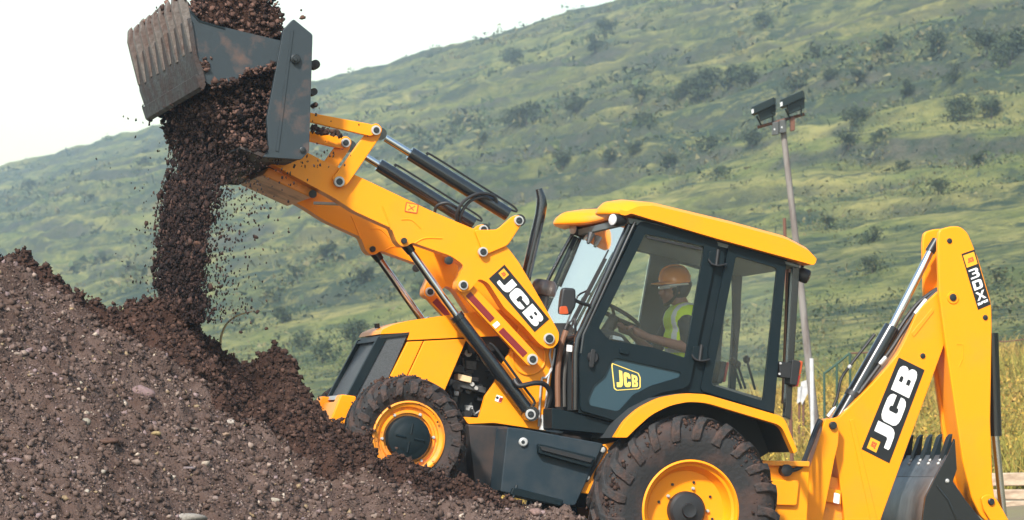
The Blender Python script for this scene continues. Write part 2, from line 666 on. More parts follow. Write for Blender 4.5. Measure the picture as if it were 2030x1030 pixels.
HILLMAT = hill_material()
GROUNDMAT = material('bare_earth', (0.135, 0.095, 0.060), 0.95, var=(0.155, 0.140, 0.050), scale=0.5, amount=1.0, bump=0.5, bump_scale=12)
s_hill = np.concatenate([np.linspace(40, 110, 170)[:-1], np.linspace(110, 245, 340)[:-1], np.array([245, 250, 260, 280, 320, 420, 700])])
t_hill = np.concatenate([np.array([-400, -200, -60, 0]), np.geomspace(30, 1500, 620), np.array([2000, 2800])])
terrain_sheet('hillside', s_hill, t_hill, HILLMAT)
s_gr = np.concatenate([np.array([-1500, -500, -150, -50, -10]), np.linspace(0, 40, 70)])
t_gr = np.concatenate([np.array([-400, -200, -60, -20]), np.linspace(0, 140, 160), np.geomspace(150, 2800, 40)])
terrain_sheet('ground', s_gr, t_gr, GROUNDMAT)


def ground_hit(px, py, d0=34.0, d1=1400.0):
    """where the view line through a pixel first meets the terrain"""
    d = ray(px, py)
    D = np.geomspace(d0, d1, 2600)
    x, y, z = CAM.x + d.x * D, CAM.y + d.y * D, CAM.z + d.z * D
    s = (x - CXY[0]) * W[0] + (y - CXY[1]) * W[1]
    t = (x - CXY[0]) * U[0] + (y - CXY[1]) * U[1]
    h = terrain(s, t)
    k = np.nonzero(z < h)[0]
    if len(k) == 0:
        return None
    i = k[0]
    return Vector((x[i], y[i], h[i])), D[i]


def ground_z(x, y):
    s = np.atleast_1d((x - CXY[0]) * W[0] + (y - CXY[1]) * W[1])
    t = np.atleast_1d((x - CXY[0]) * U[0] + (y - CXY[1]) * U[1])
    return terrain(s, t)


# ------------------------------------------------------------------ mounds of earth
SOIL_PX = [(-260, 380, 1.0), (-60, 470, 1.0), (0, 497, 1.0), (50, 511, 1.0), (100, 545, 1.0), (150, 583, 1.0), (190, 614, 1.0), (230, 616, 1.0),
           (262, 597, 1.0), (300, 590, 1.0), (345, 592, 1.0), (375, 628, 0.95), (400, 656, 0.9), (440, 694, 0.9), (490, 724, 0.85), (512, 703, 0.8),
           (545, 697, 0.8), (578, 722, 0.75), (590, 768, 0.6), (605, 776, 0.45), (625, 796, 0.25), (645, 814, 0.1), (680, 846, -0.2), (720, 872, -0.3), (770, 905, -0.3),
           (830, 932, -0.3), (900, 957, -0.3), (960, 976, -0.3), (1020, 1000, -0.3), (1060, 1020, -0.3), (1140, 1060, -0.3), (1200, 1100, -0.3)]
GRAV_PX = [(-260, 410, -0.5), (-60, 495, -0.5), (0, 524, -0.5), (60, 552, -0.5), (150, 606, -0.5), (300, 697, -0.5), (400, 767, -0.6), (520, 846, -0.8),
           (600, 893, -1.0), (700, 945, -1.2), (800, 982, -1.3), (900, 1000, -1.3), (1000, 1006, -1.3), (1060, 1000, -1.3), (1110, 1014, -1.3),
           (1140, 1032, -1.3), (1200, 1070, -1.3), (1300, 1120, -1.3)]


def crest(tab):
    pts = np.array([[*P(a, b, y)] for a, b, y in tab])
    return pts[:, 0], pts[:, 1], pts[:, 2]


SX, SY, SZ = crest(SOIL_PX)
GX, GY, GZ = crest(GRAV_PX)
WHEEL_F = P(812, 868, 0.12)
WHEEL_R = P(1372, 1012, 0.0)


def soil_h(x, y):
    yc, zc = np.interp(x, SX, SY), np.interp(x, SX, SZ)
    wob = 0.10 * fbm(x * 1.3 + 4, y * 1.3, 3)
    d = yc - y + wob
    gap = np.interp(x, SX, SY) - np.interp(x, GX, GY)
    z = zc - np.where(d > 0, 0.42 * d + 0.05 * np.sin(d * 3.0) ** 2 + 1.2 * np.maximum(d - gap - 0.15, 0), -0.55 * d)
    z = z - np.maximum(-7.4 - x, 0) * 0.6
    # the ramp the machine has driven up
    k = np.interp(x, [WHEEL_F.x - 0.6, WHEEL_F.x, WHEEL_R.x - 0.35, WHEEL_R.x + 0.4], [WHEEL_F.z - 0.36, WHEEL_F.z - 0.47, 0.02, -0.1])
    e = np.clip((y + 0.1) / 0.2, 0, 1) * np.clip((2.6 - y) / 0.3, 0, 1)
    z = np.maximum(z, np.where(x > WHEEL_F.x - 1.0, k * e - (1 - e) * 3, -9))
    env = np.clip((z - 0.1) / 0.4, 0.2, 1)
    z = z + env * (0.13 * fbm(x * 3.1, y * 3.1, 3, ridged=True) + 0.11 * fbm(x * 8, y * 8, 4, 0.62) + 0.03 * fbm(x * 26, y * 26, 2))
    return z


def grav_h(x, y):
    yc, zc = np.interp(x, GX, GY), np.interp(x, GX, GZ)
    d = yc - y + 0.12 * fbm(x * 1.1 + 9, y * 1.1 + 2, 3)
    z = zc - np.where(d > 0, 0.47 * d, -0.75 * d) - np.maximum(-7.4 - x, 0) * 0.6
    z = z + 0.10 * fbm(x * 1.7, y * 1.7, 4) + 0.070 * fbm(x * 7, y * 7, 4, 0.6) + 0.026 * fbm(x * 26, y * 26, 3)
    return z


def mound_sheet(name, fn, xs, ys, mat):
    X, Y = np.meshgrid(xs, ys, indexing='ij')
    Z = np.maximum(fn(X, Y), -0.25)
    V = np.stack([X, Y, Z], -1).reshape(-1, 3)
    I = np.arange(len(xs) * len(ys)).reshape(len(xs), len(ys))
    Fq = np.stack([I[:-1, :-1], I[1:, :-1], I[1:, 1:], I[:-1, 1:]], -1).reshape(-1, 4)
    return tag(link(name, mesh_arrays(name, V, Fq, mat, True)), kind='structure')


SOILMAT = material('dark_moist_soil', (0.026, 0.013, 0.009), 0.95, var=(0.054, 0.028, 0.020), scale=5, amount=0.9, lo=0.4, hi=0.65, bump=0.9, bump_scale=45, spec=0.15)
GRAVMAT = material('stony_soil', (0.064, 0.039, 0.030), 0.95, var=(0.120, 0.082, 0.067), scale=3.5, amount=0.9, lo=0.42, hi=0.66, bump=0.9, bump_scale=60, spec=0.15)
mound_sheet('soil_mound', soil_h, np.concatenate([np.arange(-14, -6.2, 0.15), np.arange(-6.2, 1.6, 0.028)]), np.concatenate([np.arange(-3.2, 2.4, 0.03), np.arange(2.4, 7, 0.12)]), SOILMAT)
mound_sheet('gravel_mound', grav_h, np.concatenate([np.arange(-14, -7.0, 0.15), np.arange(-7.0, 1.6, 0.03)]), np.concatenate([np.arange(-7.5, -0.2, 0.032), np.arange(-0.2, 2.5, 0.12)]), GRAVMAT)


def ico(sub):
    bm = bmesh.new()
    bmesh.ops.create_icosphere(bm, subdivisions=sub, radius=1.0)
    v = np.array([list(x.co) for x in bm.verts])
    f = np.array([[q.index for q in p.verts] for p in bm.faces])
    bm.free()
    return v, f


ICO1, ICO2 = ico(1), ico(2)
OCT = (np.array([[1, 0, 0], [-1, 0, 0], [0, 1, 0], [0, -1, 0], [0, 0, 1], [0, 0, -1]], float),
       np.array([[0, 2, 4], [2, 1, 4], [1, 3, 4], [3, 0, 4], [2, 0, 5], [1, 2, 5], [3, 1, 5], [0, 3, 5]]))


def lumps(n_var, base, amp, flat=0.0, seed=1, cuts=3):
    """a set of irregular lump shapes"""
    g = np.random.default_rng(seed)
    out = []
    for _ in range(n_var):
        v = base[0].copy()
        v *= 1 + amp * (g.random((len(v), 1)) * 2 - 1)
        for _k in range(cuts):                    # facets: cut with random planes
            n = g.normal(size=3)
            n /= np.linalg.norm(n)
            h = 0.55 + 0.3 * g.random()
            d = v @ n
            v -= np.where(d > h, d - h, 0)[:, None] * n[None]
        v *= np.array([1, 0.65 + 0.5 * g.random(), (0.6 + 0.4 * g.random()) * (1 - flat)])
        out.append(v)
    return out


def scatter(name, pos, size, tones, shapes, faces, mat, seed=1, tall=1.0):
    """many lumps joined in one mesh (too many and too small to count)"""
    g = np.random.default_rng(seed)
    n = len(pos)
    k = g.integers(0, len(shapes), n)
    sh = np.stack(shapes)[k]                                  # n, nv, 3
    q = g.normal(size=(n, 4))
    q /= np.linalg.norm(q, axis=1, keepdims=True)
    w, x, y, z = q.T
    Rm = np.stack([np.stack([1 - 2 * (y * y + z * z), 2 * (x * y - z * w), 2 * (x * z + y * w)], -1),
                   np.stack([2 * (x * y + z * w), 1 - 2 * (x * x + z * z), 2 * (y * z - x * w)], -1),
                   np.stack([2 * (x * z - y * w), 2 * (y * z + x * w), 1 - 2 * (x * x + y * y)], -1)], 1)
    V = np.einsum('nij,nkj->nki', Rm, sh) * size[:, None, None]
    V[:, :, 2] *= tall
    V += pos[:, None, :]
    nv = sh.shape[1]
    Fq = (faces[None] + (np.arange(n) * nv)[:, None, None]).reshape(-1, 3)
    me = mesh_arrays(name, V.reshape(-1, 3), Fq, mat)
    set_tone(me, np.repeat(tones, len(faces), 0))
    return link(name, me)


CLODS = lumps(24, OCT, 0.40, 0, 5, 1)
CLODS2 = lumps(14, ICO2, 0.30, 0, 6)
STONES = lumps(24, OCT, 0.35, 0.15, 8, 2)


def tone_mix(n, cols, wts, jit=0.18, seed=2):
    g = np.random.default_rng(seed)
    c = np.array(cols)[g.choice(len(cols), n, p=np.array(wts) / sum(wts))]
    return c * (1 + jit * (g.random((n, 1)) * 2 - 1))


SOILT = [(0.028, 0.014, 0.010), (0.050, 0.026, 0.018), (0.080, 0.043, 0.031)]
GRAVT = [(0.070, 0.044, 0.034), (0.120, 0.082, 0.067), (0.22, 0.165, 0.135), (0.19, 0.135, 0.13), (0.33, 0.27, 0.215), (0.23, 0.165, 0.095)]


def mound_points(n, x0, x1, y0, y1, fn, seed):
    g = np.random.default_rng(seed)
    x, y = x0 + (x1 - x0) * g.random(n), y0 + (y1 - y0) * g.random(n)
    z = fn(x, y)
    return x, y, z


x, y, z = mound_points(140000, -6.0, 1.2, -1.9, 1.25, soil_h, 11)
keep = (z > grav_h(x, y) - 0.02) & (y < np.interp(x, SX, SY) + 0.22) & (z > 0.4)
x, y, z = x[keep], y[keep], z[keep]
sz = np.minimum(0.0072 * (1 - RNG.random(len(x))) ** -0.46, 0.030)
o = scatter('loose_soil', np.stack([x, y, z + sz * 0.25], 1), sz, tone_mix(len(x), SOILT, [5, 4, 1.2]), CLODS, OCT[1], EARTH, 3)
tag(o, 'crumbly dark brown loose soil covering the fresh mound', 'soil', kind='stuff')
x, y, z = mound_points(140000, -6.6, 1.3, -5.6, -0.2, grav_h, 12)
keep = (z > soil_h(x, y) - 0.03) & (y < np.interp(x, GX, GY) + 0.15) & (z > 0.45)
x, y, z = x[keep], y[keep], z[keep]
sz = np.minimum(0.0052 * (1 - RNG.random(len(x))) ** -0.5, 0.032)
o = scatter('loose_gravel', np.stack([x, y, z + sz * 0.2], 1), sz, tone_mix(len(x), GRAVT, [10, 4.5, 0.7, 0.6, 0.14, 0.3]), STONES, OCT[1], STONE, 4)
tag(o, 'fine mixed gravel and grit on the stony slope', 'gravel', kind='stuff')

# ------------------------------------------------------------------ the machine
M = empty('backhoe_loader', Vector((WHEEL_R.x, 1.05, 0.0)))
tag(M, 'yellow backhoe loader climbing the soil mound, tipping soil from its raised bucket', 'backhoe loader')


def pin(parent, px, py, Y, r=9.5, dark=6.5, ring=True, name='pin', depth=0.03):
    """pivot pin seen end-on: bright ring and dark centre, axis along the width"""
    c = P(px, py, Y)
    k = 1 / 268.0
    if ring:
        o = MB().lathe(c, [(r * k * 0.70, -depth * 0.62), (r * k * 0.95, -depth * 0.60), (r * k, -depth * 0.4), (r * k, 0.012)], 28).build(name, STEEL, parent)
        if o.parent is not None and o.parent.parent is not None:
            par = o.parent
        else:
            par = o
        MB().lathe(c, [(dark * k * 0.9, -depth * 0.80), (dark * k, -depth * 0.70), (dark * k, 0.01)], 24).build('pin_core', PINDARK, par)
        MB().prism(bar((px - dark * 0.35, py + 1), (px + dark * 0.35, py - 1), 1.2), Y - depth * 0.80 - 0.004, Y - depth * 0.7).build('grease_nipple', ENGINEGREY, par)
    else:
        o = MB().lathe(c, [(dark * k * 0.8, -depth), (dark * k, -depth * 0.8), (dark * k, 0.012)], 20).build(name, PINDARK, parent)
    return o


# --- loader arms -------------------------------------------------------------
ARM = [(530, 322, 2), (560, 300, 2), (612, 303, 2), (640, 318, 10), (706, 347, 20), (805, 394, 20), (860, 420, 10), (967, 465, 4), (1001, 484, 8),
       (1014, 500, 6), (1028, 519, 6), (1045, 547, 6), (1088, 622, 8), (1109, 660, 12), (1107, 678, 10), (1097, 689, 8), (1084, 691, 8), (1069, 681, 6),
       (1038, 646, 6), (999, 609, 6), (968, 560, 10), (950, 552, 6), (932, 575, 8), (918, 580, 8), (906, 572, 6), (907, 558, 6), (921, 526, 10), (894, 507, 6),
       (817, 480, 6), (806, 489, 6), (794, 487, 6), (786, 478, 4), (776, 452, 4), (702, 418, 10), (659, 390, 10), (544, 328, 4)]
ARM = rnd(ARM, 4, 3)
BRACKET = rnd([(940, 455), (985, 455), (1016, 428), (1030, 425), (1039, 437), (1007, 486), (960, 506)], 7)
LEVER_PIN, LEVER_TOP = (672, 360), (745, 258)


def loader_side(dy):
    arm = MB().prism(ARM, 0.50 + dy, 0.64 + dy).build('loader_arm', YELLOW, M, 0.012)
    MB().prism(BRACKET, 0.475 + dy, 0.50 + dy).build('cylinder_bracket', YELLOW, arm, 0.006)
    MB().prism(BRACKET, 0.645 + dy, 0.67 + dy).build('cylinder_bracket', YELLOW, arm, 0.006)
    # pressed stiffening webs on the side of the arm
    MB().tube([P(*q, 0.50 + dy) for q in rnd([(757, 408, 0), (764, 425), (776, 455, 0)], 8)], 0.006, 6).build('weld_bead', YELLOW, arm)
    MB().tube(spline([P(*q, 0.50 + dy) for q in ((822, 482), (842, 472), (876, 472))]), 0.006, 6).build('weld_bead', YELLOW, arm)
    MB().tube(spline([P(*q, 0.50 + dy) for q in ((796, 435), (816, 436), (834, 453))]), 0.005, 6).build('weld_bead', YELLOW, arm)
    lever = MB().prism(rnd([(658, 355, 8), (726, 262, 3), (733, 248, 6), (748, 243, 6), (759, 254, 8), (753, 272, 4), (689, 366, 8), (672, 374, 8)], 6), 0.44 + dy, 0.475 + dy).build('bucket_lever', YELLOW, M, 0.006)
    MB().prism(rnd([(585, 215, 0), (617, 223, 4), (738, 246, 8), (751, 262, 8), (735, 270, 6), (617, 242, 4), (580, 234, 0)], 4), 0.40 + dy, 0.437 + dy).build('bucket_link', YELLOW, M, 0.006)
    # bucket ram
    a, b = P(752, 266, 0.56 + dy), P(1027, 437, 0.56 + dy)
    g = P(812, 303, 0.56 + dy)
    ram = MB().tube([g, g + (b - a).normalized() * 0.03, b - (b - a).normalized() * 0.09], [0.050, 0.052, 0.052], 20).build('bucket_ram', GLOSSBLACK, M)
    MB().tube([a + (b - a).normalized() * 0.05, g], 0.027, 16).build('ram_rod', CHROME, ram)
    MB().lathe(a, [(0.045, -0.05), (0.045, 0.05)], 18).build('rod_eye', GLOSSBLACK, ram)
    MB().lathe(b, [(0.045, -0.05), (0.045, 0.05)], 18).build('ram_eye', GLOSSBLACK, ram)
    # hard pipe along the ram
    up = Vector((0.045, 0, 0.06))
    dirv = (b - a).normalized()
    pipe = [g + dirv * 0.12 + up * 0.8, g + dirv * 0.14 + up, b - dirv * 0.32 + up, b - dirv * 0.10 + up, b - dirv * 0.05 + up * 0.7, b - dirv * 0.12 + up * 0.5]
    MB().tube(spline(pipe, 4), 0.008, 8).build('ram_pipe', BLACK, ram)
    # lift ram
    a, b = P(800, 478, 0.60 + dy), P(1051, 820, 0.60 + dy)
    g = P(903, 624, 0.60 + dy)
    dv = (b - a).normalized()
    lift = MB().tube([g, g + dv * 0.04, g + dv * 0.045, b - dv * 0.05], [0.056, 0.056, 0.050, 0.050], 20).build('lift_ram', GLOSSBLACK, M)
    MB().tube([a + dv * 0.03, g], 0.028, 16).build('ram_rod', CHROME, lift)
    MB().tube([a - dv * 0.03, a + dv * 0.10], [0.045, 0.034], 14).build('rod_eye', GLOSSBLACK, lift)
    MB().lathe(b, [(0.055, -0.05), (0.055, 0.05)], 18).build('ram_eye', GLOSSBLACK, lift)
    sd = Vector((0.075, -0.02, 0.03))
    MB().tube(spline([b - dv * 0.62 + sd * 0.8, b - dv * 0.55 + sd, b - dv * 0.2 + sd, b - dv * 0.08 + sd, b - dv * 0.05 + sd * 0.6], 4), 0.010, 8).build('ram_pipe', BLACK, lift)
    # levelling link with its red strips
    lk = MB().prism(rnd(bar((912, 558), (1062, 720), 29), 13), 0.545 + dy, 0.60 + dy).build('levelling_link', YELLOW, M, 0.006)
    for (p0, p1) in (((928, 582), (976, 634)), ((993, 653), (1041, 703))):
        MB().prism(bar(p0, p1, 12.5), 0.540 + dy, 0.546 + dy).build('red_strip', RED, lk)
    MB().prism(bar((981, 640), (987, 647), 12.5), 0.539 + dy, 0.546 + dy).build('white_strip', WHITE, lk)
    # pins
    pin(arm, 957, 499, 0.475 + dy)
    pin(arm, 1088, 671, 0.50 + dy, 11, 8)
    pin(arm, 918, 565, 0.50 + dy)
    pin(arm, 890, 516, 0.50 + dy, dark=8, ring=False, depth=0.01)
    pin(arm, 800, 477, 0.50 + dy, dark=6, ring=False)
    pin(arm, 1028, 437, 0.475 + dy)
    pin(lever, 672, 360, 0.44 + dy, 10.5, 6.5)
    pin(lever, 745, 258, 0.40 + dy, 9.5, 6)
    pin(lk, 1055, 712, 0.545 + dy, 11, 7)
    pin(lift, 1051, 821, 0.56 + dy, 10.5, 6.5)
    return arm


_before = set(M.children)
NEAR_ARM = loader_side(0.0)
for _o in [c for c in M.children if c not in _before]:
    copy_tree(_o, M).location.y = 1.0
# cross members between the arms
MB().prism([(533, 331), (628, 374), (618, 392), (520, 347)], 0.64, 1.50).build('cross_member', YELLOW_WORN, M, 0.01)
MB().tube([P(868, 470, 0.64), P(868, 470, 1.50)], 0.075, 18).build('cross_tube', YELLOW, M)
MB().tube([P(1004, 545, 0.64), P(1004, 545, 1.50)], 0.075, 18).build('cross_tube', YELLOW, M)
MB().tube([P(620, 384, 0.58), P(620, 384, 0.75)], 0.03, 14).build('level_stop', BLACK, M)
MB().tube([P(622, 402, 0.66), P(690, 405, 0.66)], 0.011, 8).build('level_rod', STEEL, M)
# warning sticker on the arm
st = MB().prism([(806, 401), (829, 405), (826, 422), (803, 418)], 0.4965, 0.499).build('warning_sticker', DECALYELLOW, NEAR_ARM)
for e in (((806, 401), (829, 405)), ((829, 405), (826, 422)), ((826, 422), (803, 418)), ((803, 418), (806, 401)), ((809, 416), (823, 408)), ((811, 406), (820, 417))):
    MB().prism(bar(*e, 1.6), 0.4945, 0.4968).build('sticker_line', DECALRED, NEAR_ARM)
# hoses at the rams
for pts in (((862, 420, .57), (866, 408, .55), (885, 402, .52), (903, 410, .52), (912, 422, .55)),
            ((908, 452, .56), (905, 425, .50), (920, 398, .48), (950, 383, .48), (978, 388, .50), (985, 402, .52)),
            ((916, 462, .58), (912, 430, .52), (930, 400, .50), (958, 390, .50), (975, 398, .52)),
            ((910, 440, .56), (922, 452, .54), (945, 462, .54), (965, 458, .56))):
    MB().tube(spline([P(*q) for q in pts]), 0.012, 8).build('ram_hose', BLACK, M)


# --- lettering ---------------------------------------------------------------
G = {
    'J': ([(.40, 1), (.80, 1), (.80, .32), (.76, .16), (.66, .05), (.50, 0), (.08, 0), (0, .03), (0, .27), (.32, .27), (.38, .30), (.40, .36)], [], .80),
    'C': ([(.92, .62), (.92, .80), (.86, .92), (.74, .99), (.60, 1), (.32, 1), (.16, .97), (.05, .88), (0, .74), (0, .26), (.05, .12), (.16, .03), (.32, 0),
           (.60, 0), (.74, .01), (.86, .08), (.92, .20), (.92, .38), (.56, .38), (.56, .30), (.50, .26), (.44, .26), (.38, .31), (.38, .69), (.44, .74),
           (.50, .74), (.56, .70), (.56, .62)], [], .92),
    'B': ([(0, 0), (.70, 0), (.83, .04), (.91, .13), (.93, .26), (.91, .39), (.85, .47), (.78, .505), (.85, .55), (.90, .63), (.91, .75), (.88, .88), (.80, .97), (.68, 1), (0, 1)],
          [[(.36, .20), (.52, .20), (.56, .24), (.56, .36), (.52, .40), (.36, .40)], [(.36, .61), (.52, .61), (.56, .65), (.56, .76), (.52, .80), (.36, .80)]], .93),
    '3': ([(0, 1), (.78, 1), (.9, .93), (.95, .8), (.93, .63), (.85, .53), (.94, .44), (.97, .25), (.92, .08), (.80, 0), (0, 0), (0, .17), (.60, .17), (.67, .23), (.67, .38),
           (.60, .43), (.25, .43), (.25, .60), (.57, .60), (.65, .66), (.65, .78), (.58, .83), (0, .83)], [], .97),
    'D': ([(0, 0), (.72, 0), (.88, .07), (.95, .22), (.95, .78), (.88, .93), (.72, 1), (0, 1)], [[(.27, .22), (.58, .22), (.67, .30), (.67, .70), (.58, .78), (.27, .78)]], .95),
    'X': ([(0, 0), (.27, 0), (.50, .36), (.73, 0), (1, 0), (.64, .5), (1, 1), (.73, 1), (.50, .64), (.27, 1), (0, 1), (.36, .5)], [], 1.0),
    'S': ([(0, 0), (1, 0), (1, .6), (.3, .6), (.3, .75), (1, .75), (1, 1), (0, 1), (0, .4), (.7, .4), (.7, .25), (0, .25)], [], 1.0),
    'U': ([(0, 1), (0, 0), (1, 0), (1, 1), (.7, 1), (.7, .25), (.3, .25), (.3, 1)], [], 1.0),
    'P': ([(0, 0), (.3, 0), (.3, .35), (1, .35), (1, 1), (0, 1)], [[(.3, .58), (.7, .58), (.7, .78), (.3, .78)]], 1.0),
    'E': ([(0, 0), (1, 0), (1, .22), (.3, .22), (.3, .4), (.9, .4), (.9, .6), (.3, .6), (.3, .78), (1, .78), (1, 1), (0, 1)], [], 1.0),
    'R': ([(0, 0), (.3, 0), (.3, .35), (.45, .35), (.7, 0), (1, 0), (.75, .36), (1, .36), (1, 1), (0, 1)], [[(.3, .58), (.7, .58), (.7, .78), (.3, .78)]], 1.0),
}


def quad_map(q):
    """unit square -> pixel quad given as baseline-left, baseline-right, top-right, top-left"""
    a, b, c, d = [Vector(p) for p in q]

    def f(u, v):
        p = a * (1 - u) * (1 - v) + b * u * (1 - v) + c * u * v + d * (1 - u) * v
        return (p.x, p.y)
    return f


def glyph(ch, f, u0, u1, v0, v1, Y, mat, parent, t=0.0012):
    o, hs, w = G[ch]
    mp = lambda p: f(u0 + (u1 - u0) * p[0] / w, v0 + (v1 - v0) * p[1])
    return MB().prism([mp(p) for p in o], Y, Y + t, [[mp(p) for p in h] for h in hs]).build('letter', mat, parent)


def rect(f, u0, u1, v0, v1):
    return [f(u0, v0), f(u1, v0), f(u1, v1), f(u0, v1)]


def logo_plate(q, Y, parent):
    f = quad_map(q)
    pl = MB().prism(rect(f, 0, 1, 0, 1), Y - 0.0025, Y - 0.0005).build('decal_plate', DECALBLACK, parent)
    lp = pl if parent is M else parent
    for ch, u0, u1 in (('J', .115, .335), ('C', .355, .645), ('B', .675, .955)):
        glyph(ch, f, u0, u1, .16, .84, Y - 0.0045, WHITE, lp)
    MB().prism(rect(f, .035, .150, .52, .86), Y - 0.0047, Y - 0.0030).build('decal_square', DECALYELLOW, lp)
    for ch, u0, u1 in (('J', .062, .080), ('C', .083, .102), ('B', .105, .124)):
        glyph(ch, f, u0, u1, .60, .77, Y - 0.0064, DECALRED, lp)


logo_plate([(969, 552), (1060, 658), (1089, 632), (1000, 524)], 0.50, NEAR_ARM)

# --- loader bucket: back blade and opened clam shell ---------------------------
BY0, BY1 = -0.06, 2.26
SIDE = rnd([(582, 37), (620, 68), (613, 300), (597, 316), (522, 311), (533, 296), (529, 235), (562, 58)], 4)
bk = MB().prism([(619, 70), (612, 300), (597, 314), (522, 309), (478, 292), (480, 287), (525, 302), (592, 306), (604, 296), (611, 80), (588, 55), (588, 47)], BY0 + 0.05, BY1 - 0.05, ref=BY0).build('back_blade', MUDSTEEL, M, 0.0)
for yy in (BY0, BY1 - 0.05):
    sp = MB().prism(SIDE, yy, yy + 0.05, ref=BY0).build('blade_side_plate', BUCKETGREY, M, 0.008)
    if yy == BY0:
        MB().prism([(578, 60), (582, 58), (552, 300), (547, 298)], yy - 0.008, yy).build('side_flange', BUCKETGREY, sp)
        pin(sp, 585, 117, yy, dark=9.5, ring=False, depth=0.03)
        pin(sp, 585, 117, yy - 0.03, dark=4.5, ring=False, depth=0.02)
        pin(sp, 600, 297, yy, dark=6, ring=False, depth=0.012)
for (qx, qy, rr) in ((624, 128, 9), (621, 182, 7), (624, 208, 5)):
    MB().lathe(P(qx, qy, 0.12), [(rr / 265, -0.03), (rr / 265, 0.06)], 14).build('blade_pivot', MUDSTEEL, M)
CLAM_IN = [(379, 34), (384, 60), (391, 108), (403, 138), (408, 160)]
CLAM_OUT = [(372, 36), (376, 62), (383, 112), (393, 142), (401, 168)]
CLAM_SIDE = rnd([(374, 8), (392, 40), (445, 52), (562, 80), (555, 126), (530, 132), (495, 138), (482, 146), (474, 158), (458, 160), (428, 172), (408, 160), (403, 138), (391, 108), (384, 60)], 3)
MB().prism(CLAM_OUT + CLAM_IN[::-1], BY0, BY1).build('clam_shell', MUDSTEEL, M, 0.004)
for yy in (BY0 + 0.03, BY1 - 0.06):
    cs = MB().prism(CLAM_SIDE, yy, yy + 0.03, ref=BY0).build('clam_side_plate', BUCKETGREY, M, 0.005)
    if yy < 1:
        MB().prism(bar((378, 22), (395, 41), 3.5), yy - 0.006, yy).build('side_seam', DARK, cs)
        MB().prism(bar((395, 41), (446, 56), 3.5), yy - 0.006, yy).build('side_seam', DARK, cs)
lip = MB().prism([(388, 147), (398, 150), (409, 166), (404, 178), (396, 172)], BY0, BY1).build('clam_lip', MUDSTEEL, M, 0.004)
RIBSTEEL = material('muddy_rib_steel', (0.125, 0.105, 0.092), 0.6, 0.1, var=(0.085, 0.048, 0.036), scale=5, amount=0.9, lo=0.42, hi=0.62, bump=0.4, bump_scale=30)  # lighter than the shell, so the slots' shadow is put into the colours
for i in range(9):
    yy = BY0 + 0.02 + i * (BY1 - BY0 - 0.09) / 8
    j = random.uniform(-4, 4)
    MB().prism([(357, -14 + j), (363, -22 + j), (374, 4), (381, 40), (390, 96 + j), (380, 104 + j), (366, 46), (356, 6)], yy, yy + 0.075, ref=BY0).build('bucket_tooth', RIBSTEEL, M, 0.006)

# --- bonnet, grille, engine ------------------------------------------------------
H0, H1 = 0.745, 1.455
MB().prism(rnd([(754, 662, 1), (758, 653, 4), (780, 643), (812, 635), (853, 629), (905, 622), (1000, 612), (1035, 618), (1035, 664, 1), (925, 668, 1), (808, 674, 1), (812, 659, 1)], 8), H0, H1).build('bonnet', YELLOW, M, 0.025, seg=3)
MB().prism([(808, 677), (839, 675.5), (801, 757), (768, 800), (745, 800), (770, 752)], H0 + 0.002, H1).build('side_panel', YELLOW, M, 0.006)
MB().prism([(841, 675.5), (926, 671), (881, 776), (872, 830), (760, 830), (803, 757)], H0, H1).build('side_panel', YELLOW, M, 0.006)
gr = MB().prism([(758, 668), (809, 661), (767, 756), (742, 800), (742, 832), (680, 832), (692, 790)], H0 + 0.012, H1 - 0.012).build('grille', material('grille_mesh', (0.075, 0.080, 0.085), 0.6, var=(0.02, 0.022, 0.024), scale=120, amount=0.7), M, 0.004)
for yy in (H0 + 0.002, H1 - 0.05):
    MB().prism([(750, 667), (770, 665), (703, 792), (683, 793)], yy, yy + 0.045, ref=H0).build('grille_post', DARK, gr, 0.004)
MB().prism([(756, 664), (812, 658), (809, 664), (753, 671)], H0 - 0.002, H1 + 0.002).build('grille_top_strip', BLACK, gr)
# front of the grille: frame bars and a maker's plate across the width
for (t0, t1) in ((0.0, 0.05), (0.93, 1.0)):
    a = [(750 + (686 - 750) * t, 670 + (790 - 670) * t) for t in (t0, t1)]
    MB().prism([(a[0][0] - 3, a[0][1]), (a[1][0] - 3, a[1][1]), (a[1][0] + 6, a[1][1]), (a[0][0] + 6, a[0][1])], H0 + 0.05, H1 - 0.05).build('grille_bar', STEEL if t1 == 1.0 else BLACK, gr)
MB().prism([(727, 702), (716, 724), (720, 726), (731, 704)], 0.98, 1.22).build('maker_plate', material('brass_plate', (0.55, 0.42, 0.22), 0.5), gr)
MB().tube([P(748, 650, 1.1), P(747, 641, 1.1)], 0.02, 10).build('bonnet_knob', BLACK, M)
MB().prism(rnd([(676, 781), (707, 785), (697, 850), (655, 870), (650, 845)], 5), 0.70, 0.84).build('nose_casting', YELLOW, M, 0.015)
MB().prism(rnd([(676, 781), (707, 785), (697, 850), (655, 870), (650, 845)], 5), 1.36, 1.50, ref=0.70).build('nose_casting', YELLOW, M, 0.015)
MB().prism(rnd([(672, 795), (700, 795), (697, 860), (655, 870), (652, 845)], 4), 0.84, 1.36).build('nose_plate', YELLOW, M, 0.01)
MB().prism([(905, 640), (1012, 640), (1000, 838), (900, 838), (880, 776)], 1.02, 1.40).build('engine_block', BLACK, M)
MB().prism([(925, 668), (1020, 664), (1020, 690), (930, 700)], 0.80, 0.84).build('engine_shroud', BLACK, M)
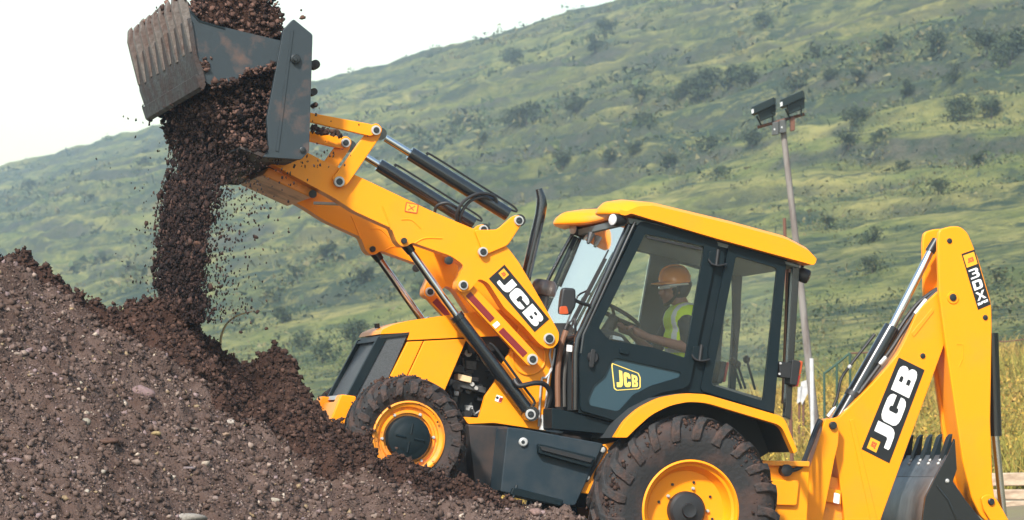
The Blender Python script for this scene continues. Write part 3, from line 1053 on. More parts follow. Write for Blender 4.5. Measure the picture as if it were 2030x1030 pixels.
for k in range(46):
    px, py = random.uniform(893, 975), random.uniform(690, 826)
    if px < 926 - (py - 670) * 0.43 + 6 or px > 985 - max(0, (py - 750)) * 0.45:
        continue
    yy = random.uniform(0.84, 0.98)
    c = P(px, py, yy)
    t = random.random()
    if t < 0.35:
        MB().tube([c, c + Vector((random.uniform(-.05, .05), 0.04, random.uniform(-.11, .11))), c + Vector((random.uniform(-.1, .1), 0.12, random.uniform(-.12, .12)))], random.uniform(.006, .013), 8).build('engine_pipe', random.choice([BLACK, STEEL, ENGINEGREY]), M)
    elif t < 0.65:
        MB().lathe(c, [(random.uniform(.012, .032), 0), (random.uniform(.02, .035), .03), (.02, .15)], 12).build('engine_fitting', random.choice([ENGINEGREY, STEEL, BLACK, ENGINEGREY]), M)
    else:
        w, h = random.uniform(4, 11), random.uniform(4, 10)
        MB().prism([(px - w, py - h), (px + w, py - h + 2), (px + w - 1, py + h), (px - w, py + h - 2)], yy, yy + 0.15).build('engine_casting', random.choice([ENGINEGREY, ENGINEGREY, BLACK, STEEL]), M, 0.004)
MB().prism([(908, 740), (936, 747), (934, 759), (908, 753)], 0.83, 0.95).build('pump_cover', material('pale_casting', (0.62, 0.47, 0.28), 0.6), M, 0.004)
MB().prism([(893, 750), (965, 768), (963, 780), (890, 762)], 0.86, 0.97).build('fuel_rail', ENGINEGREY, M, 0.006)

# --- loader tower, frame ---------------------------------------------------------
TOWER = rnd([(1014, 693), (1034, 636, 10), (1098, 640, 10), (1099, 690), (1090, 770), (1070, 852), (1040, 847), (980, 838), (928, 840), (918, 826), (950, 828), (962, 785), (980, 760), (997, 721)], 3)
tw = MB().prism(TOWER, 0.67, 0.715).build('loader_tower', YELLOW, M, 0.008)
MB().prism(TOWER, 1.485, 1.53, ref=0.67).build('loader_tower', YELLOW, M, 0.008)
MB().lathe(P(1048, 708, 0.67), [(0.135, 0.01), (0.135, -0.010), (0.128, -0.014), (0.118, -0.010), (0.118, 0.01)], 40, caps=False).build('tower_ring', YELLOW, tw)
for pts, r in ((((1092, 690), (1090, 705), (1094, 730), (1082, 748), (1074, 752), (1070, 800), (1068, 845)), 0.008), (((1100, 690), (1096, 720), (1088, 745), (1083, 790), (1080, 835)), 0.008)):
    MB().tube(spline([P(*q, 0.655) for q in pts]), r, 8).build('brake_line', STEEL, M)
MB().tube(spline([P(*q) for q in ((1020, 752, .56), (1030, 764, .53), (1060, 759, .53), (1080, 762, .55), (1091, 780, .58), (1086, 805, .6), (1080, 825, .62))]), 0.019, 10).build('lift_hose', BLACK, M)
MB().lathe(P(1079, 842, 0.62), [(0.03, -0.03), (0.035, 0), (0.03, 0.03)], 14, Vector((0, 0, 1))).build('hose_valve', STEEL, M)
MB().tube([P(1079, 822, .62), P(1077, 852, .62)], [0.022, 0.034], 12).build('valve_body', STEEL, M)
MB().prism(rnd([(985, 782), (997, 786), (993, 798), (981, 794)], 1), 0.666, 0.669).build('hazard_sticker', WHITE, tw)
MB().prism([(991, 787), (996.5, 788.5), (993, 797), (988, 795.5)], 0.6640, 0.6655).build('sticker_mark', REDLENS, tw)
MB().lathe(P(986, 788, 0.664), [(0.011, 0), (0.011, 0.002)], 12).build('sticker_mark', DARKBOX, tw)

FRAMEBLACK = material('chassis_black', (0.012, 0.013, 0.014), 0.6, var=(0.07, 0.04, 0.03), scale=4, amount=0.6)
MB().prism([(760, 838), (1012, 842), (1240, 880), (1500, 930), (1490, 1000), (1150, 1005), (990, 968), (760, 900)], 0.80, 1.40).build('chassis_rail', FRAMEBLACK, M)
MB().prism([(928, 842), (1008, 845), (996, 985), (942, 972)], 0.62, 0.80).build('transmission_guard', FRAMEBLACK, M, 0.01)
box = MB().prism(rnd([(1006, 846), (1040, 850), (1197, 879), (1141, 1002), (1122, 1002), (992, 974)], 5), 0.32, 0.78).build('fuel_tank', DARKBOX, M, 0.015)
MB().prism(rnd([(1068, 879), (1078, 881), (1182, 906), (1172, 926), (1163, 925), (1068, 898)], 3), 0.26, 0.32).build('step', DARK, box, 0.006)
MB().prism(rnd([(1071, 884), (1080, 885), (1176, 909), (1171, 917), (1074, 892)], 2), 0.245, 0.26).build('step_tread', BLACK, box, 0.003)
MB().prism(rnd([(1018, 966), (1030, 968), (1118, 991), (1112, 1003), (1012, 980)], 3), 0.27, 0.32).build('step', DARK, box, 0.006)
MB().tube([P(1024, 962, .30), P(1018, 985, .28), P(1013, 988, .28)], 0.010, 8).build('step_bracket', DARK, box)
cap = MB().lathe(P(1037, 876, 0.32), [(0.024, -0.022), (0.032, -0.016), (0.034, 0.0)], 24).build('filler_cap', STEEL, box)
MB().lathe(P(1037, 876, 0.298), [(0.013, -0.003), (0.014, 0.004)], 16).build('cap_centre', PINDARK, box)
MB().prism([(1197, 881), (1240, 870), (1235, 884), (1172, 980), (1143, 975)], 0.36, 0.42).build('rear_bracket', YELLOW_WORN, M, 0.006)
br = MB().prism(rnd(bar((1198, 884), (1158, 953), 15), 4), 0.345, 0.36).build('bracket_strip', BLACK, M, 0.003)
for q in ((1194, 891), (1163, 946)):
    MB().lathe(P(*q, 0.345), [(0.014, -0.016), (0.021, -0.012), (0.022, 0.0)], 14).build('bolt', STEEL, br)

# --- fenders -----------------------------------------------------------------------
F_OUT = [(1219, 867), (1241, 832), (1270, 807), (1310, 787), (1356, 779), (1399, 781), (1554, 826), (1581, 893)]
F_IN = [(1574, 899), (1549, 843), (1399, 798), (1363, 796), (1327, 804), (1291, 822), (1263, 847), (1243, 867)]
F_OUT_S = rnd([(p[0], p[1], 12) for p in F_OUT], 12)
band = rnd([(p[0], p[1], 14 if 0 < i < 7 or 8 < i < 15 else 2) for i, p in enumerate(F_OUT + F_IN)], 12)
F_SHELL = F_OUT + [(1578, 896), (1552, 831), (1399, 787), (1358, 785), (1313, 793), (1275, 812), (1246, 837), (1226, 867)]
for side in (0, 1):
    ya, yb, yc = (0.02, 0.10, 0.60) if side == 0 else (2.08, 2.00, 1.50)
    fd = MB().prism(band, min(ya, yb), max(ya, yb), ref=0.02).build('fender', YELLOW, M, 0.010)
    MB().prism(F_SHELL, min(yb, yc), max(yb, yc), ref=0.02).build('fender_shell', LINER, M)
    MB().prism(F_OUT + [(1560, 906), (1500, 906), (1480, 1000), (1250, 1000)], yc, yc + (0.03 if side == 0 else -0.03), ref=0.02).build('wheel_arch_wall', LINER, M)

# --- wheels -------------------------------------------------------------------------


def wheel(cx, name, Rt, Wt, r_rim, prof_rim, r_hub, n_lug, lug_h, mirror=False):
    """wheel at the origin: tyre from y=0 (outer face) to y=Wt"""
    w = bpy.data.objects.new(name, None)
    COL.objects.link(w)
    w.parent = M
    w.location = cx - root_loc(M)
    Z = Vector((0, 0, 0))
    tp = [(r_rim, 0.05 * Wt / 0.4), (r_rim + 0.015, 0.03), (r_rim + (Rt - r_rim) * .35, 0.008), (r_rim + (Rt - r_rim) * .62, 0.004), (Rt - 0.085, 0.022), (Rt - 0.045, 0.06), (Rt - 0.028, Wt * .3), (Rt - 0.025, Wt * .5)]
    tp = tp + [(r, Wt - y) for r, y in tp[::-1]]
    ty = MB().lathe(Z, tp, 72, caps=False).build('tyre', TYRE, w, offset=Z)
    rim = MB().lathe(Z, prof_rim, 64, caps=False).build('rim', YELLOW_WORN if Rt < 0.6 else YELLOW, w, offset=Z, sharp=28)
    # lug, one mesh shared by all
    vs, fs = [], []
    q_ = 1.0 if Rt > 0.6 else 0.5
    path = [(Rt - 0.085 - 0.105 * q_, 0.004, 0.0, -1.0, 0.012, 0.0), (Rt - 0.075 - 0.055 * q_, 0.010, 0.2, -0.98, 0.026, 0.02), (Rt - 0.066 - 0.012 * q_, 0.026, 0.6, -0.8, 0.034, 0.05), (Rt - 0.046, 0.058, 0.92, -0.38, 0.038, 0.10),
            (Rt - 0.030, Wt * .28, 1.0, 0, 0.030, 0.22), (Rt - 0.026, Wt * .42, 1.0, 0, 0.028, 0.34), (Rt - 0.026, Wt * .58, 1.0, 0, 0.024, 0.47)]
    nseg = len(path) - 1
    for k, (rs, yv, nr, ny, th, tw_) in enumerate(path):
        ang = tw_ * 1.25 * (0.48 / Rt) ** 0.6
        th = th * (lug_h / 0.022)
        hw = (0.052 - 0.004 * k) * (Rt / 0.7) ** 0.7
        for (dd, ww) in ((-0.02, hw * 1.2), (th, hw * 0.80)):
            for sgn in (-1, 1):
                a = ang + sgn * ww / Rt
                rr = rs + nr * dd
                vs.append(Vector((rr * math.sin(a), yv + ny * dd, rr * math.cos(a))))
    for k in range(nseg):
        a = k * 4
        fs += [(a, a + 4, a + 6, a + 2), (a + 1, a + 3, a + 7, a + 5), (a + 2, a + 6, a + 7, a + 3), (a, a + 1, a + 5, a + 4)]
    fs += [(0, 2, 3, 1), (nseg * 4, nseg * 4 + 1, nseg * 4 + 3, nseg * 4 + 2)]
    rr_ = random.Random(int(Rt * 1000))
    protos = []
    for side_ in (0, 1):
        for _v in range(4):
            jv = [Vector((v.x + rr_.gauss(0, .005), (v.y if side_ == 0 else Wt - v.y) + rr_.gauss(0, .003), v.z + rr_.gauss(0, .005))) for v in vs]
            protos.append(MB().add(jv, fs).build('tread_lug', MUDLUG, w, 0.008, offset=Z))
    for i in range(n_lug):
        for j in (0, 1):
            src_ = protos[j * 4 + i % 4]
            o_ = src_ if i < 4 else src_.copy()
            if i >= 4:
                COL.objects.link(o_)
                o_.parent = w
            o_.rotation_euler = (0, (i + 0.5 * j) * 2 * math.pi / n_lug + 0.07 + rr_.gauss(0, .012), 0)
    g3 = np.random.default_rng(int(Rt * 1000))
    nm = 2600
    th_ = g3.uniform(0, 2 * np.pi, nm)
    rad_ = Rt - np.abs(g3.normal(0, 0.075, nm))
    yy_ = np.interp(rad_, [Rt - 0.3, Rt - 0.12, Rt - 0.06, Rt - 0.03, Rt], [0.006, 0.008, 0.03, 0.07, 0.10]) + np.where(rad_ > Rt - 0.035, g3.uniform(0, Wt - 0.1, nm), 0)
    keep_ = (np.sin(th_ * 3 + rad_ * 20) + g3.normal(0, .8, nm)) > 0.1
    pm_ = np.stack([rad_ * np.sin(th_), yy_, rad_ * np.cos(th_)], 1)[keep_]
    cm_ = scatter('caked_mud', pm_, np.minimum(0.006 * (1 - g3.random(len(pm_))) ** -0.5, 0.024), tone_mix(len(pm_), SOILT, [2, 4, 2], seed=3), CLODS, OCT[1], EARTH, 3)
    cm_.parent = w
    cm_['kind'] = 'stuff'
    hub = MB().lathe(Z, r_hub, 40).build('hub', DARK if Rt < 0.6 else BLACK, w, offset=Z)
    if mirror:
        w.scale = (1, -1, 1)
    return w


def near_far(c, **k):
    w = wheel(c, 'wheel', **k)
    return w


rear_rim = [(0.372, 0.075), (0.372, 0.030), (0.358, 0.024), (0.350, 0.034), (0.345, 0.060), (0.325, 0.070), (0.322, 0.090), (0.300, 0.135), (0.290, 0.150), (0.15, 0.158), (0.13, 0.160)]
front_rim = [(0.268, 0.060), (0.268, 0.022), (0.256, 0.018), (0.250, 0.030), (0.226, 0.040), (0.222, 0.062), (0.205, 0.066), (0.198, 0.052), (0.182, 0.052), (0.176, 0.078), (0.13, 0.080)]
for far in (0, 1):
    cr, cf = WHEEL_R.copy(), WHEEL_F.copy()
    if far:
        cr.y, cf.y = 2.10, 1.86
    wr = wheel(cr, 'wheel', 0.70, 0.43, 0.36, rear_rim, [(0.02, 0.055), (0.05, 0.05), (0.055, 0.075), (0.120, 0.085), (0.138, 0.105), (0.142, 0.17)], 21, 0.022, far)
    wf = wheel(cf, 'wheel', 0.455, 0.32, 0.26, front_rim, [(0.02, -0.012), (0.10, -0.010), (0.115, 0.0), (0.125, 0.0), (0.155, 0.012), (0.160, 0.03), (0.162, 0.09)], 20, 0.015, far)
    for k in range(8):
        a = 2 * math.pi * k / 8 + 0.3
        MB().lathe(Vector((0.215 * math.sin(a), 0.150, 0.215 * math.cos(a))), [(0.010, -0.006), (0.011, 0.012)], 10).build('bolt_hole', PINDARK, wr, offset=Vector((0, 0, 0)))
    for k in range(5):
        a = 2 * math.pi * k / 5 + 0.35
        MB().lathe(Vector((0.170 * math.sin(a), 0.150, 0.170 * math.cos(a))), [(0.008, -0.016), (0.012, -0.010), (0.013, 0.012)], 10).build('wheel_nut', STEEL, wr, offset=Vector((0, 0, 0)))
    for k in range(6):
        a = 2 * math.pi * k / 6 + 0.5
        MB().lathe(Vector((0.190 * math.sin(a), 0.052, 0.190 * math.cos(a))), [(0.008, -0.014), (0.012, -0.008), (0.013, 0.008)], 10).build('wheel_nut', STEEL, wf, offset=Vector((0, 0, 0)))
    # pressed cross on the front hub cap
    for k in range(4):
        a = math.pi / 2 * k + 0.2
        p0 = Vector((0.03 * math.sin(a), -0.012, 0.03 * math.cos(a)))
        MB().tube([p0, Vector((0.105 * math.sin(a), -0.008, 0.105 * math.cos(a)))], 0.009, 6).build('hub_rib', DARK, wf, offset=Vector((0, 0, 0)))

# --- cab ----------------------------------------------------------------------------
C0, C1 = 0.32, 1.72
CAB = [(1258, 430), (1425, 472), (1562, 514), (1557, 560), (1536, 822), (1470, 804), (1399, 779), (1356, 776), (1310, 783), (1263, 806), (1232, 840), (1148, 817), (1146, 720), (1151, 664)]
WIN1 = rnd([(1279, 463), (1397, 488, 5), (1359, 709), (1292, 688), (1207, 673), (1187, 650)], 5)
WIN2 = rnd([(1459, 507), (1541, 531), (1513, 795), (1409, 762)], 7)
WIN3 = rnd([(1166, 790), (1177, 763), (1199, 745), (1212, 715), (1221, 709), (1350, 737), (1348, 747), (1291, 764), (1256, 782), (1228, 813), (1220, 814), (1169, 803)], 5)
grow = lambda pts, g: [(p[0] + (p[0] - sum(q[0] for q in pts) / len(pts)) * g, p[1] + (p[1] - sum(q[1] for q in pts) / len(pts)) * g) for p in pts]
for yy in (C0 + 0.02, C1 - 0.05):
    MB().prism(CAB, yy, yy + 0.04, [grow(WIN1, 0.05), grow(WIN2, 0.05)], ref=C0).build('cab_side_frame', DARK if yy < 1 else INNERTRIM, M)
DOOR = rnd([(1270, 437, 8), (1419, 474, 8), (1424, 484, 5), (1367, 762, 10), (1354, 770), (1310, 778), (1263, 801), (1230, 836, 4), (1151, 813, 8), (1149, 716), (1157, 668)], 6)
door = MB().prism(DOOR, C0 - 0.012, C0 + 0.02, [WIN1, WIN3]).build('door', DARK, M)
MB().prism(grow(WIN1, 0.02), C0 + 0.004, C0 + 0.010).build('window_pane', GLASS, door)
MB().prism(grow(WIN3, 0.02), C0 + 0.004, C0 + 0.010).build('window_pane', TEALTRIM, door, 0)
MB().prism(rnd([(1281, 467), (1393, 491, 5), (1392, 496), (1283, 472)], 2), C0 - 0.014, C0 - 0.0125).build('window_seal', BLACK, door)
MB().lathe(P(1175, 708, C0 - 0.012), [(0.035, -0.02), (0.042, -0.012), (0.044, 0)], 20).build('handle_dish', BLACK, door).scale = (1, 1, 1)
MB().prism(rnd(bar((1177, 692), (1172, 728), 9), 4), C0 - 0.045, C0 - 0.03).build('door_handle', BLACK, door, 0.004)
MB().prism(rnd([(1230, 690), (1247, 694), (1246, 703), (1229, 699)], 2), C0 - 0.03, C0 - 0.012).build('lock_catch', DARK, door, 0.003)
RWIN = rnd([(1446, 483, 7), (1558, 517, 7), (1535, 818, 9), (1389, 774, 9)], 7)
rw = MB().prism(RWIN, C0 - 0.010, C0 + 0.02, [WIN2]).build('rear_side_window', DARK, M)
MB().prism(grow(WIN2, 0.02), C0 + 0.004, C0 + 0.010).build('window_pane', GLASS, rw)
MB().prism(grow(WIN1, 0.02), C1 - 0.03, C1 - 0.024, ref=C0).build('far_window_pane', GLASS, M)
MB().prism(grow(WIN2, 0.02), C1 - 0.03, C1 - 0.024, ref=C0).build('far_window_pane', GLASS, M)
for (hx, hy) in ((1424, 511), (1391, 700)):
    hg = MB().prism(rnd([(hx - 17, hy - 14), (hx + 2, hy - 15), (hx + 12, hy - 11), (hx + 12, hy + 12), (hx, hy + 15), (hx - 19, hy + 9)], 4), C0 - 0.035, C0 - 0.012).build('hinge', DARK, M, 0.004)
    MB().tube([P(hx, hy - 17, C0 - 0.04), P(hx - 4, hy + 15, C0 - 0.04)], 0.013, 10).build('hinge_pin', BLACK, hg)
    MB().tube(spline([P(hx - 20, hy + 2, C0 - 0.03), P(hx - 12, hy + 12, C0 - 0.04), P(hx + 2, hy + 15, C0 - 0.045), P(hx + 16, hy + 12, C0 - 0.03)]), 0.008, 8).build('hinge_strap', BLACK, hg)
# pillars
MB().tube([P(1247, 446, C0 + 0.03), P(1145, 672, C0 + 0.03), P(1141, 700, C0 + 0.03), P(1140, 812, C0 + 0.03)], 0.026, 12).build('front_pillar', GLOSSBLACK, M)
MB().tube([P(1259, 440, C0 - 0.0), P(1157, 664, C0 - 0.0), P(1152, 700, C0)], 0.013, 10).build('door_gutter', GLOSSBLACK, M)
MB().tube([PS(1247, 446, C0, C1 - 0.03), PS(1145, 672, C0, C1 - 0.03), PS(1140, 812, C0, C1 - 0.03)], 0.022, 12).build('front_pillar', DARK, M)
rear_gap = 0.02
MB().prism([(1573, 520), (1586, 524), (1568, 832), (1556, 826)], C0 + 0.05, C0 + 0.11).build('rear_pillar', GLOSSBLACK, M, 0.006)
MB().prism([(1573, 520), (1586, 524), (1568, 832), (1556, 826)], C1 - 0.11, C1 - 0.05, ref=C0).build('rear_pillar', DARK, M, 0.006)
MB().tube([P(1563, 530, C0 + 0.5), P(1553, 800, C0 + 0.5)], 0.018, 8).build('rear_window_bar', COPPER, M)
MB().tube([P(1566, 540, C0 + 0.25), P(1556, 805, C0 + 0.25)], 0.012, 8).build('rear_window_bar', DARK, M)
MB().prism([(1146, 690), (1160, 690), (1160, 812), (1146, 812)], C0 + 0.07, C1 - 0.07).build('front_bulkhead', LINER, M)
# windscreen
ws = MB()
a, b = P(1245, 446, C0 + 0.05), P(1146, 668, C0 + 0.05)
w = Vector((0, C1 - C0 - 0.10, 0))
nrm = (b - a).cross(w).normalized() * 0.006
ws.add([a, b, b + w, a + w, a + nrm, b + nrm, b + w + nrm, a + w + nrm], [(0, 1, 2, 3), (4, 7, 6, 5), (0, 4, 5, 1), (1, 5, 6, 2), (2, 6, 7, 3), (3, 7, 4, 0)])
wso = ws.build('windscreen', SCREENGLASS, M)


def on_screen(u, v, out=0.02):
    q = a + (b - a) * v + w * u
    n_ = (b - a).cross(w).normalized()
    if n_.x > 0:
        n_ = -n_
    return q + n_ * out


MB().tube([on_screen(.22, .86), on_screen(.16, .50), on_screen(.12, .22)], [0.012, 0.010, 0.006], 8).build('wiper', BLACK, wso)
MB().tube([on_screen(.30, .92), on_screen(.34, .62), on_screen(.30, .60), on_screen(.18, .58)], 0.007, 8).build('wiper_arm', BLACK, wso)
MB().tube([on_screen(.10, .30, .015), on_screen(.20, .95, .015)], 0.008, 6).build('wiper_blade', BLACK, wso)
MB().tube([on_screen(.62, .03, .03), on_screen(.60, .12, .03)], [0.03, 0.012], 10).build('wiper_motor', BLACK, wso)
MB().tube([on_screen(0, 1.0, 0), on_screen(1, 1.0, 0)], 0.02, 8).build('screen_sill', BLACK, wso)
# roof, lofted across the width: two visor lobes in front
ROOF = [(1198, 421), (1201, 411), (1216, 402), (1250, 397), (1300, 402), (1450, 438), (1560, 468), (1606, 492), (1620, 512), (1614, 526), (1598, 521), (1420, 472), (1300, 436), (1250, 424), (1230, 420), (1210, 425)]
ROOF = rnd(ROOF, 6, 3)
ry0, ry1 = 0.24, 1.80
rv, rf = [], []
ys = np.linspace(0, 1, 25)
xm = P(1290, 420, ry0).x
for u in ys:
    yy = ry0 + (ry1 - ry0) * u
    e = min(u, 1 - u)
    inset = 0.022 * max(0, 1 - e / 0.05) ** 2
    lobe = math.exp(-((u - 0.14) / 0.15) ** 2) + math.exp(-((u - 0.86) / 0.15) ** 2)
    back = 0.19 * (1 - min(lobe, 1))
    for q in ROOF:
        p = P(q[0], q[1], ry0)
        top = max(0.0, min(1.0, (436 + (q[0] - 1250) * 0.245 - q[1]) / 30))
        f = min(1.0, max(0.0, (xm - p.x) / 0.30))
        x_ = p.x + back * f
        wt = max(0.0, min(1.0, (top - 0.25) / 0.7))
        wt = wt * wt * (3 - 2 * wt)
        z_ = p.z - inset * wt + (0.05 * (1 - (2 * u - 1) ** 2) - 0.066 * f * (1 - min(lobe, 1))) * (0.15 + 0.85 * wt)
        rv.append(Vector((x_, yy, z_)))
n = len(ROOF)
for i in range(len(ys) - 1):
    for k in range(n):
        k2 = (k + 1) % n
        rf.append((i * n + k, i * n + k2, (i + 1) * n + k2, (i + 1) * n + k))
rf += [tuple(range(n)), tuple(reversed(range((len(ys) - 1) * n, len(ys) * n)))]
roof = MB().add(rv, rf).build('cab_roof', YELLOW, M, 0.0, 40)
MB().prism([(1245, 431), (1300, 443), (1420, 478), (1586, 526), (1584, 530), (1420, 486), (1300, 454), (1248, 442)], C0 + 0.01, C1).build('roof_lining', CEILING, M)


def work_lamp(px, py, Y, d, r=0.048, lens=LAMPWHITE):
    c = P(px, py, Y)
    d = Vector(d).normalized()
    o_ = MB().lathe(c, [(r * .96, 0.0), (r, -0.012), (r, -0.05), (r * .6, -0.11), (r * .3, -0.13)], 20, d).build('work_lamp', BLACK, M)
    MB().lathe(c, [(r * .4, 0.012), (r * .85, 0.006), (r * .9, -0.005)], 20, d).build('lamp_lens', lens, o_)
    MB().tube([c - d * 0.07, c - d * 0.07 + Vector((0.03, 0, 0.07))], 0.012, 8).build('lamp_bracket', BLACK, o_)
    return o_


work_lamp(1215, 435, 0.27, (-1, -0.45, 0.05))
work_lamp(1136, 453, 1.66, (-1, -0.45, 0.05))
work_lamp(1602, 549, 0.42, (0.8, -0.35, -0.35), 0.055, BLACK)
MB().tube([P(1136, 462, 1.72), P(1112, 505, 1.74), P(1086, 556, 1.76)], 0.016, 10).build('mirror_arm', GLOSSBLACK, M)
MB().tube([P(1142, 462, 1.68), P(1160, 470, 1.66)], 0.016, 8).build('mirror_bracket', GLOSSBLACK, M)
mir = MB().prism(rnd([(1116, 569), (1142, 571), (1143, 606), (1132, 624), (1109, 622), (1112, 590)], 7), 0.20, 0.27).build('mirror', BLACK, M, 0.018, seg=3)
MB().prism(rnd([(1110, 607), (1124, 606), (1128, 622), (1110, 623)], 4), 0.19, 0.21).build('mirror_reflection', ORANGELENS, mir, 0.004)  # orange patch painted in place of the mirror's reflection
MB().tube(spline([P(1138, 594, .24), P(1152, 600, .27), P(1168, 605, .31)]), 0.014, 8).build('mirror_stalk', BLACK, mir)
# exhaust and air cleaner
ex = MB().tube([P(1040, 560, 0.95), P(1045, 538, 0.95), P(1071, 425, 0.95), P(1074, 405, 0.95), P(1073, 392, 0.95), P(1068, 374, 0.95)], [.040, .040, .040, .042, .036, .026], 18).build('exhaust_pipe', GLOSSBLACK, M)
ax = (P(1080, 556, 1.0) - P(1074, 590, 1.0)).normalized()
c = P(1078, 574, 1.0)
ac = MB().lathe(c, [(0.03, 0.075), (0.075, 0.07), (0.092, 0.045), (0.096, -0.02), (0.088, -0.045), (0.04, -0.05)], 28, ax).build('air_precleaner', RUSTBROWN, M)
MB().lathe(c - ax * 0.05, [(0.05, 0.005), (0.05, -0.12)], 16, ax).build('air_intake_pipe', BLACK, M)
# platform, bulkhead clutter
MB().prism(rnd([(1094, 808), (1137, 817), (1230, 842), (1224, 864), (1180, 858), (1094, 850)], 3), 0.36, 0.60).build('platform', DARK, M, 0.008)
MB().prism([(1098, 640), (1148, 640), (1148, 812), (1088, 812)], 0.78, 1.45).build('cowl', BLACK, M)
MB().tube(spline([P(1122, 655, .62), P(1112, 690, .62), P(1106, 740, .62), P(1106, 806, .62)]), 0.022, 10).build('return_pipe', COPPER, M)
MB().tube(spline([P(1134, 660, .66), P(1124, 700, .66), P(1118, 750, .66), P(1118, 806, .66)]), 0.018, 10).build('return_pipe', material('dull_hose', (0.06, 0.055, 0.05), 0.6), M)
MB().prism(rnd([(1125, 683), (1135, 684), (1134, 697), (1124, 696)], 1), 0.50, 0.52).build('cowl_tag', WHITE, M)
MB().tube([P(1104, 838, .45), P(1103, 852, .45)], [0.02, 0.03], 10).build('platform_valve', STEEL, M)
MB().tube([P(1128, 640, .5), P(1140, 630, .5), P(1142, 700, .45), P(1146, 740, .40)], 0.010, 8).build('grab_rail', BLACK, M)
# rear lamp cluster
rl = MB().prism(rnd([(1545, 715), (1571, 720), (1568, 750), (1546, 747)], 3), C0 - 0.02, C0 + 0.06).build('lamp_bracket', BLACK, M, 0.005)
for q in ((1547, 720), (1545, 741)):
    MB().lathe(P(*q, C0 - 0.02), [(0.008, -0.01), (0.010, 0)], 10).build('bolt', STEEL, rl)
tl = MB().prism(rnd([(1571, 712), (1588, 716), (1580, 764), (1566, 762)], 4), C0 - 0.03, C0 + 0.10).build('tail_lamp', BLACK, M, 0.006)
MB().prism(rnd([(1586, 714), (1592, 716), (1588, 742), (1583, 742)], 3), C0 - 0.02, C0 + 0.09).build('orange_lens', ORANGELENS, tl, 0.004)
MB().prism(rnd([(1582, 743), (1588, 743), (1582, 766), (1576, 766)], 3), C0 - 0.02, C0 + 0.09).build('red_lens', REDLENS, tl, 0.004)
# emblem on the lower door
emb = [(1213, 719), (1266, 739), (1270, 748), (1270, 768), (1266, 771), (1222, 774), (1217, 770), (1212, 724)]
inner = grow(emb, -0.075)
MB().prism(rnd(emb, 2), C0 + 0.0005, C0 + 0.0025, [inner]).build('emblem_border', CREAM, door)
f = quad_map([(1218, 771), (1268, 769), (1267, 743), (1214, 722)])
for ch, u0, u1 in (('J', .11, .36), ('C', .40, .66), ('B', .71, .94)):
    glyph(ch, f, u0, u1, .08, .86, C0 + 0.0005, CREAM, door)
# interior
MB().prism([(1160, 720), (1362, 762), (1388, 782), (1263, 812), (1232, 845), (1160, 818)], C0 + 0.06, C1 - 0.06).build('cab_floor', LINER, M)
sw_c = P(1222, 622, 1.0)
sw_n = Vector((0.50, 0, 0.866))
ring = []
e1 = Vector((0, 1, 0))
e2 = sw_n.cross(e1).normalized()
for k in range(33):
    t = 2 * math.pi * k / 32
    ring.append(sw_c + (e1 * math.cos(t) + e2 * math.sin(t)) * 0.19)
swo = MB().tube(ring, 0.016, 8, caps=False).build('steering_wheel', BLACK, M)
for k in (0.5, 2.6, 4.7):
    MB().tube([sw_c - sw_n * 0.03, sw_c + (e1 * math.cos(k) + e2 * math.sin(k)) * 0.185], 0.012, 8).build('spoke', BLACK, swo)
MB().tube([sw_c - sw_n * 0.02, sw_c - sw_n * 0.35], [0.04, 0.06], 14).build('steering_column', BLACK, M)
MB().prism(rnd([(1178, 655), (1200, 650), (1236, 662), (1262, 690), (1262, 740), (1178, 740)], 6), 0.78, 1.22).build('dashboard', LINER, M, 0.02)
MB().prism(rnd([(1215, 664), (1232, 668), (1238, 676), (1214, 672)], 2), 0.70, 0.78).build('switch_panel', REFLECT, M, 0.004)
MB().prism(rnd([(1310, 738), (1388, 752), (1384, 775), (1306, 762)], 6), 0.80, 1.30).build('seat_cushion', LINER, M, 0.03)
MB().prism(rnd([(1381, 625), (1402, 628), (1402, 762), (1378, 758)], 6), 0.80, 1.30).build('seat_backrest', LINER, M, 0.03)
MB().prism(rnd([(1430, 715), (1441, 717), (1432, 760), (1420, 758)], 3), 0.70, 0.82).build('rear_console', LINER, M, 0.01)
MB().prism(rnd([(1441, 717), (1446, 718), (1438, 757), (1434, 757)], 2), 0.69, 0.80).build('console_lamp', REDLENS, M, 0.003)
for (p0, p1) in (((1452, 716), (1470, 770)), ((1480, 712), (1497, 772)), ((1462, 722), (1478, 770))):
    lv = MB().tube([P(*p0, 0.95), P(*p1, 0.95)], 0.010, 8).build('control_lever', BLACK, M)
    MB().lathe(P(*p0, 0.95), [(0.01, -0.03), (0.026, -0.015), (0.028, 0.01), (0.012, 0.03)], 12, Vector((0, 0, 1))).build('lever_knob', BLACK, lv)
MB().prism([(1420, 762), (1525, 792), (1520, 806), (1415, 778)], 0.50, 1.6).build('rear_shelf', material('dusty_shelf', (0.22, 0.21, 0.20), 0.8), M)
MB().prism([(1452, 545), (1470, 545), (1468, 640), (1462, 700), (1454, 640)], 1.50, 1.53).build('far_grab_rail', BLACK, M)

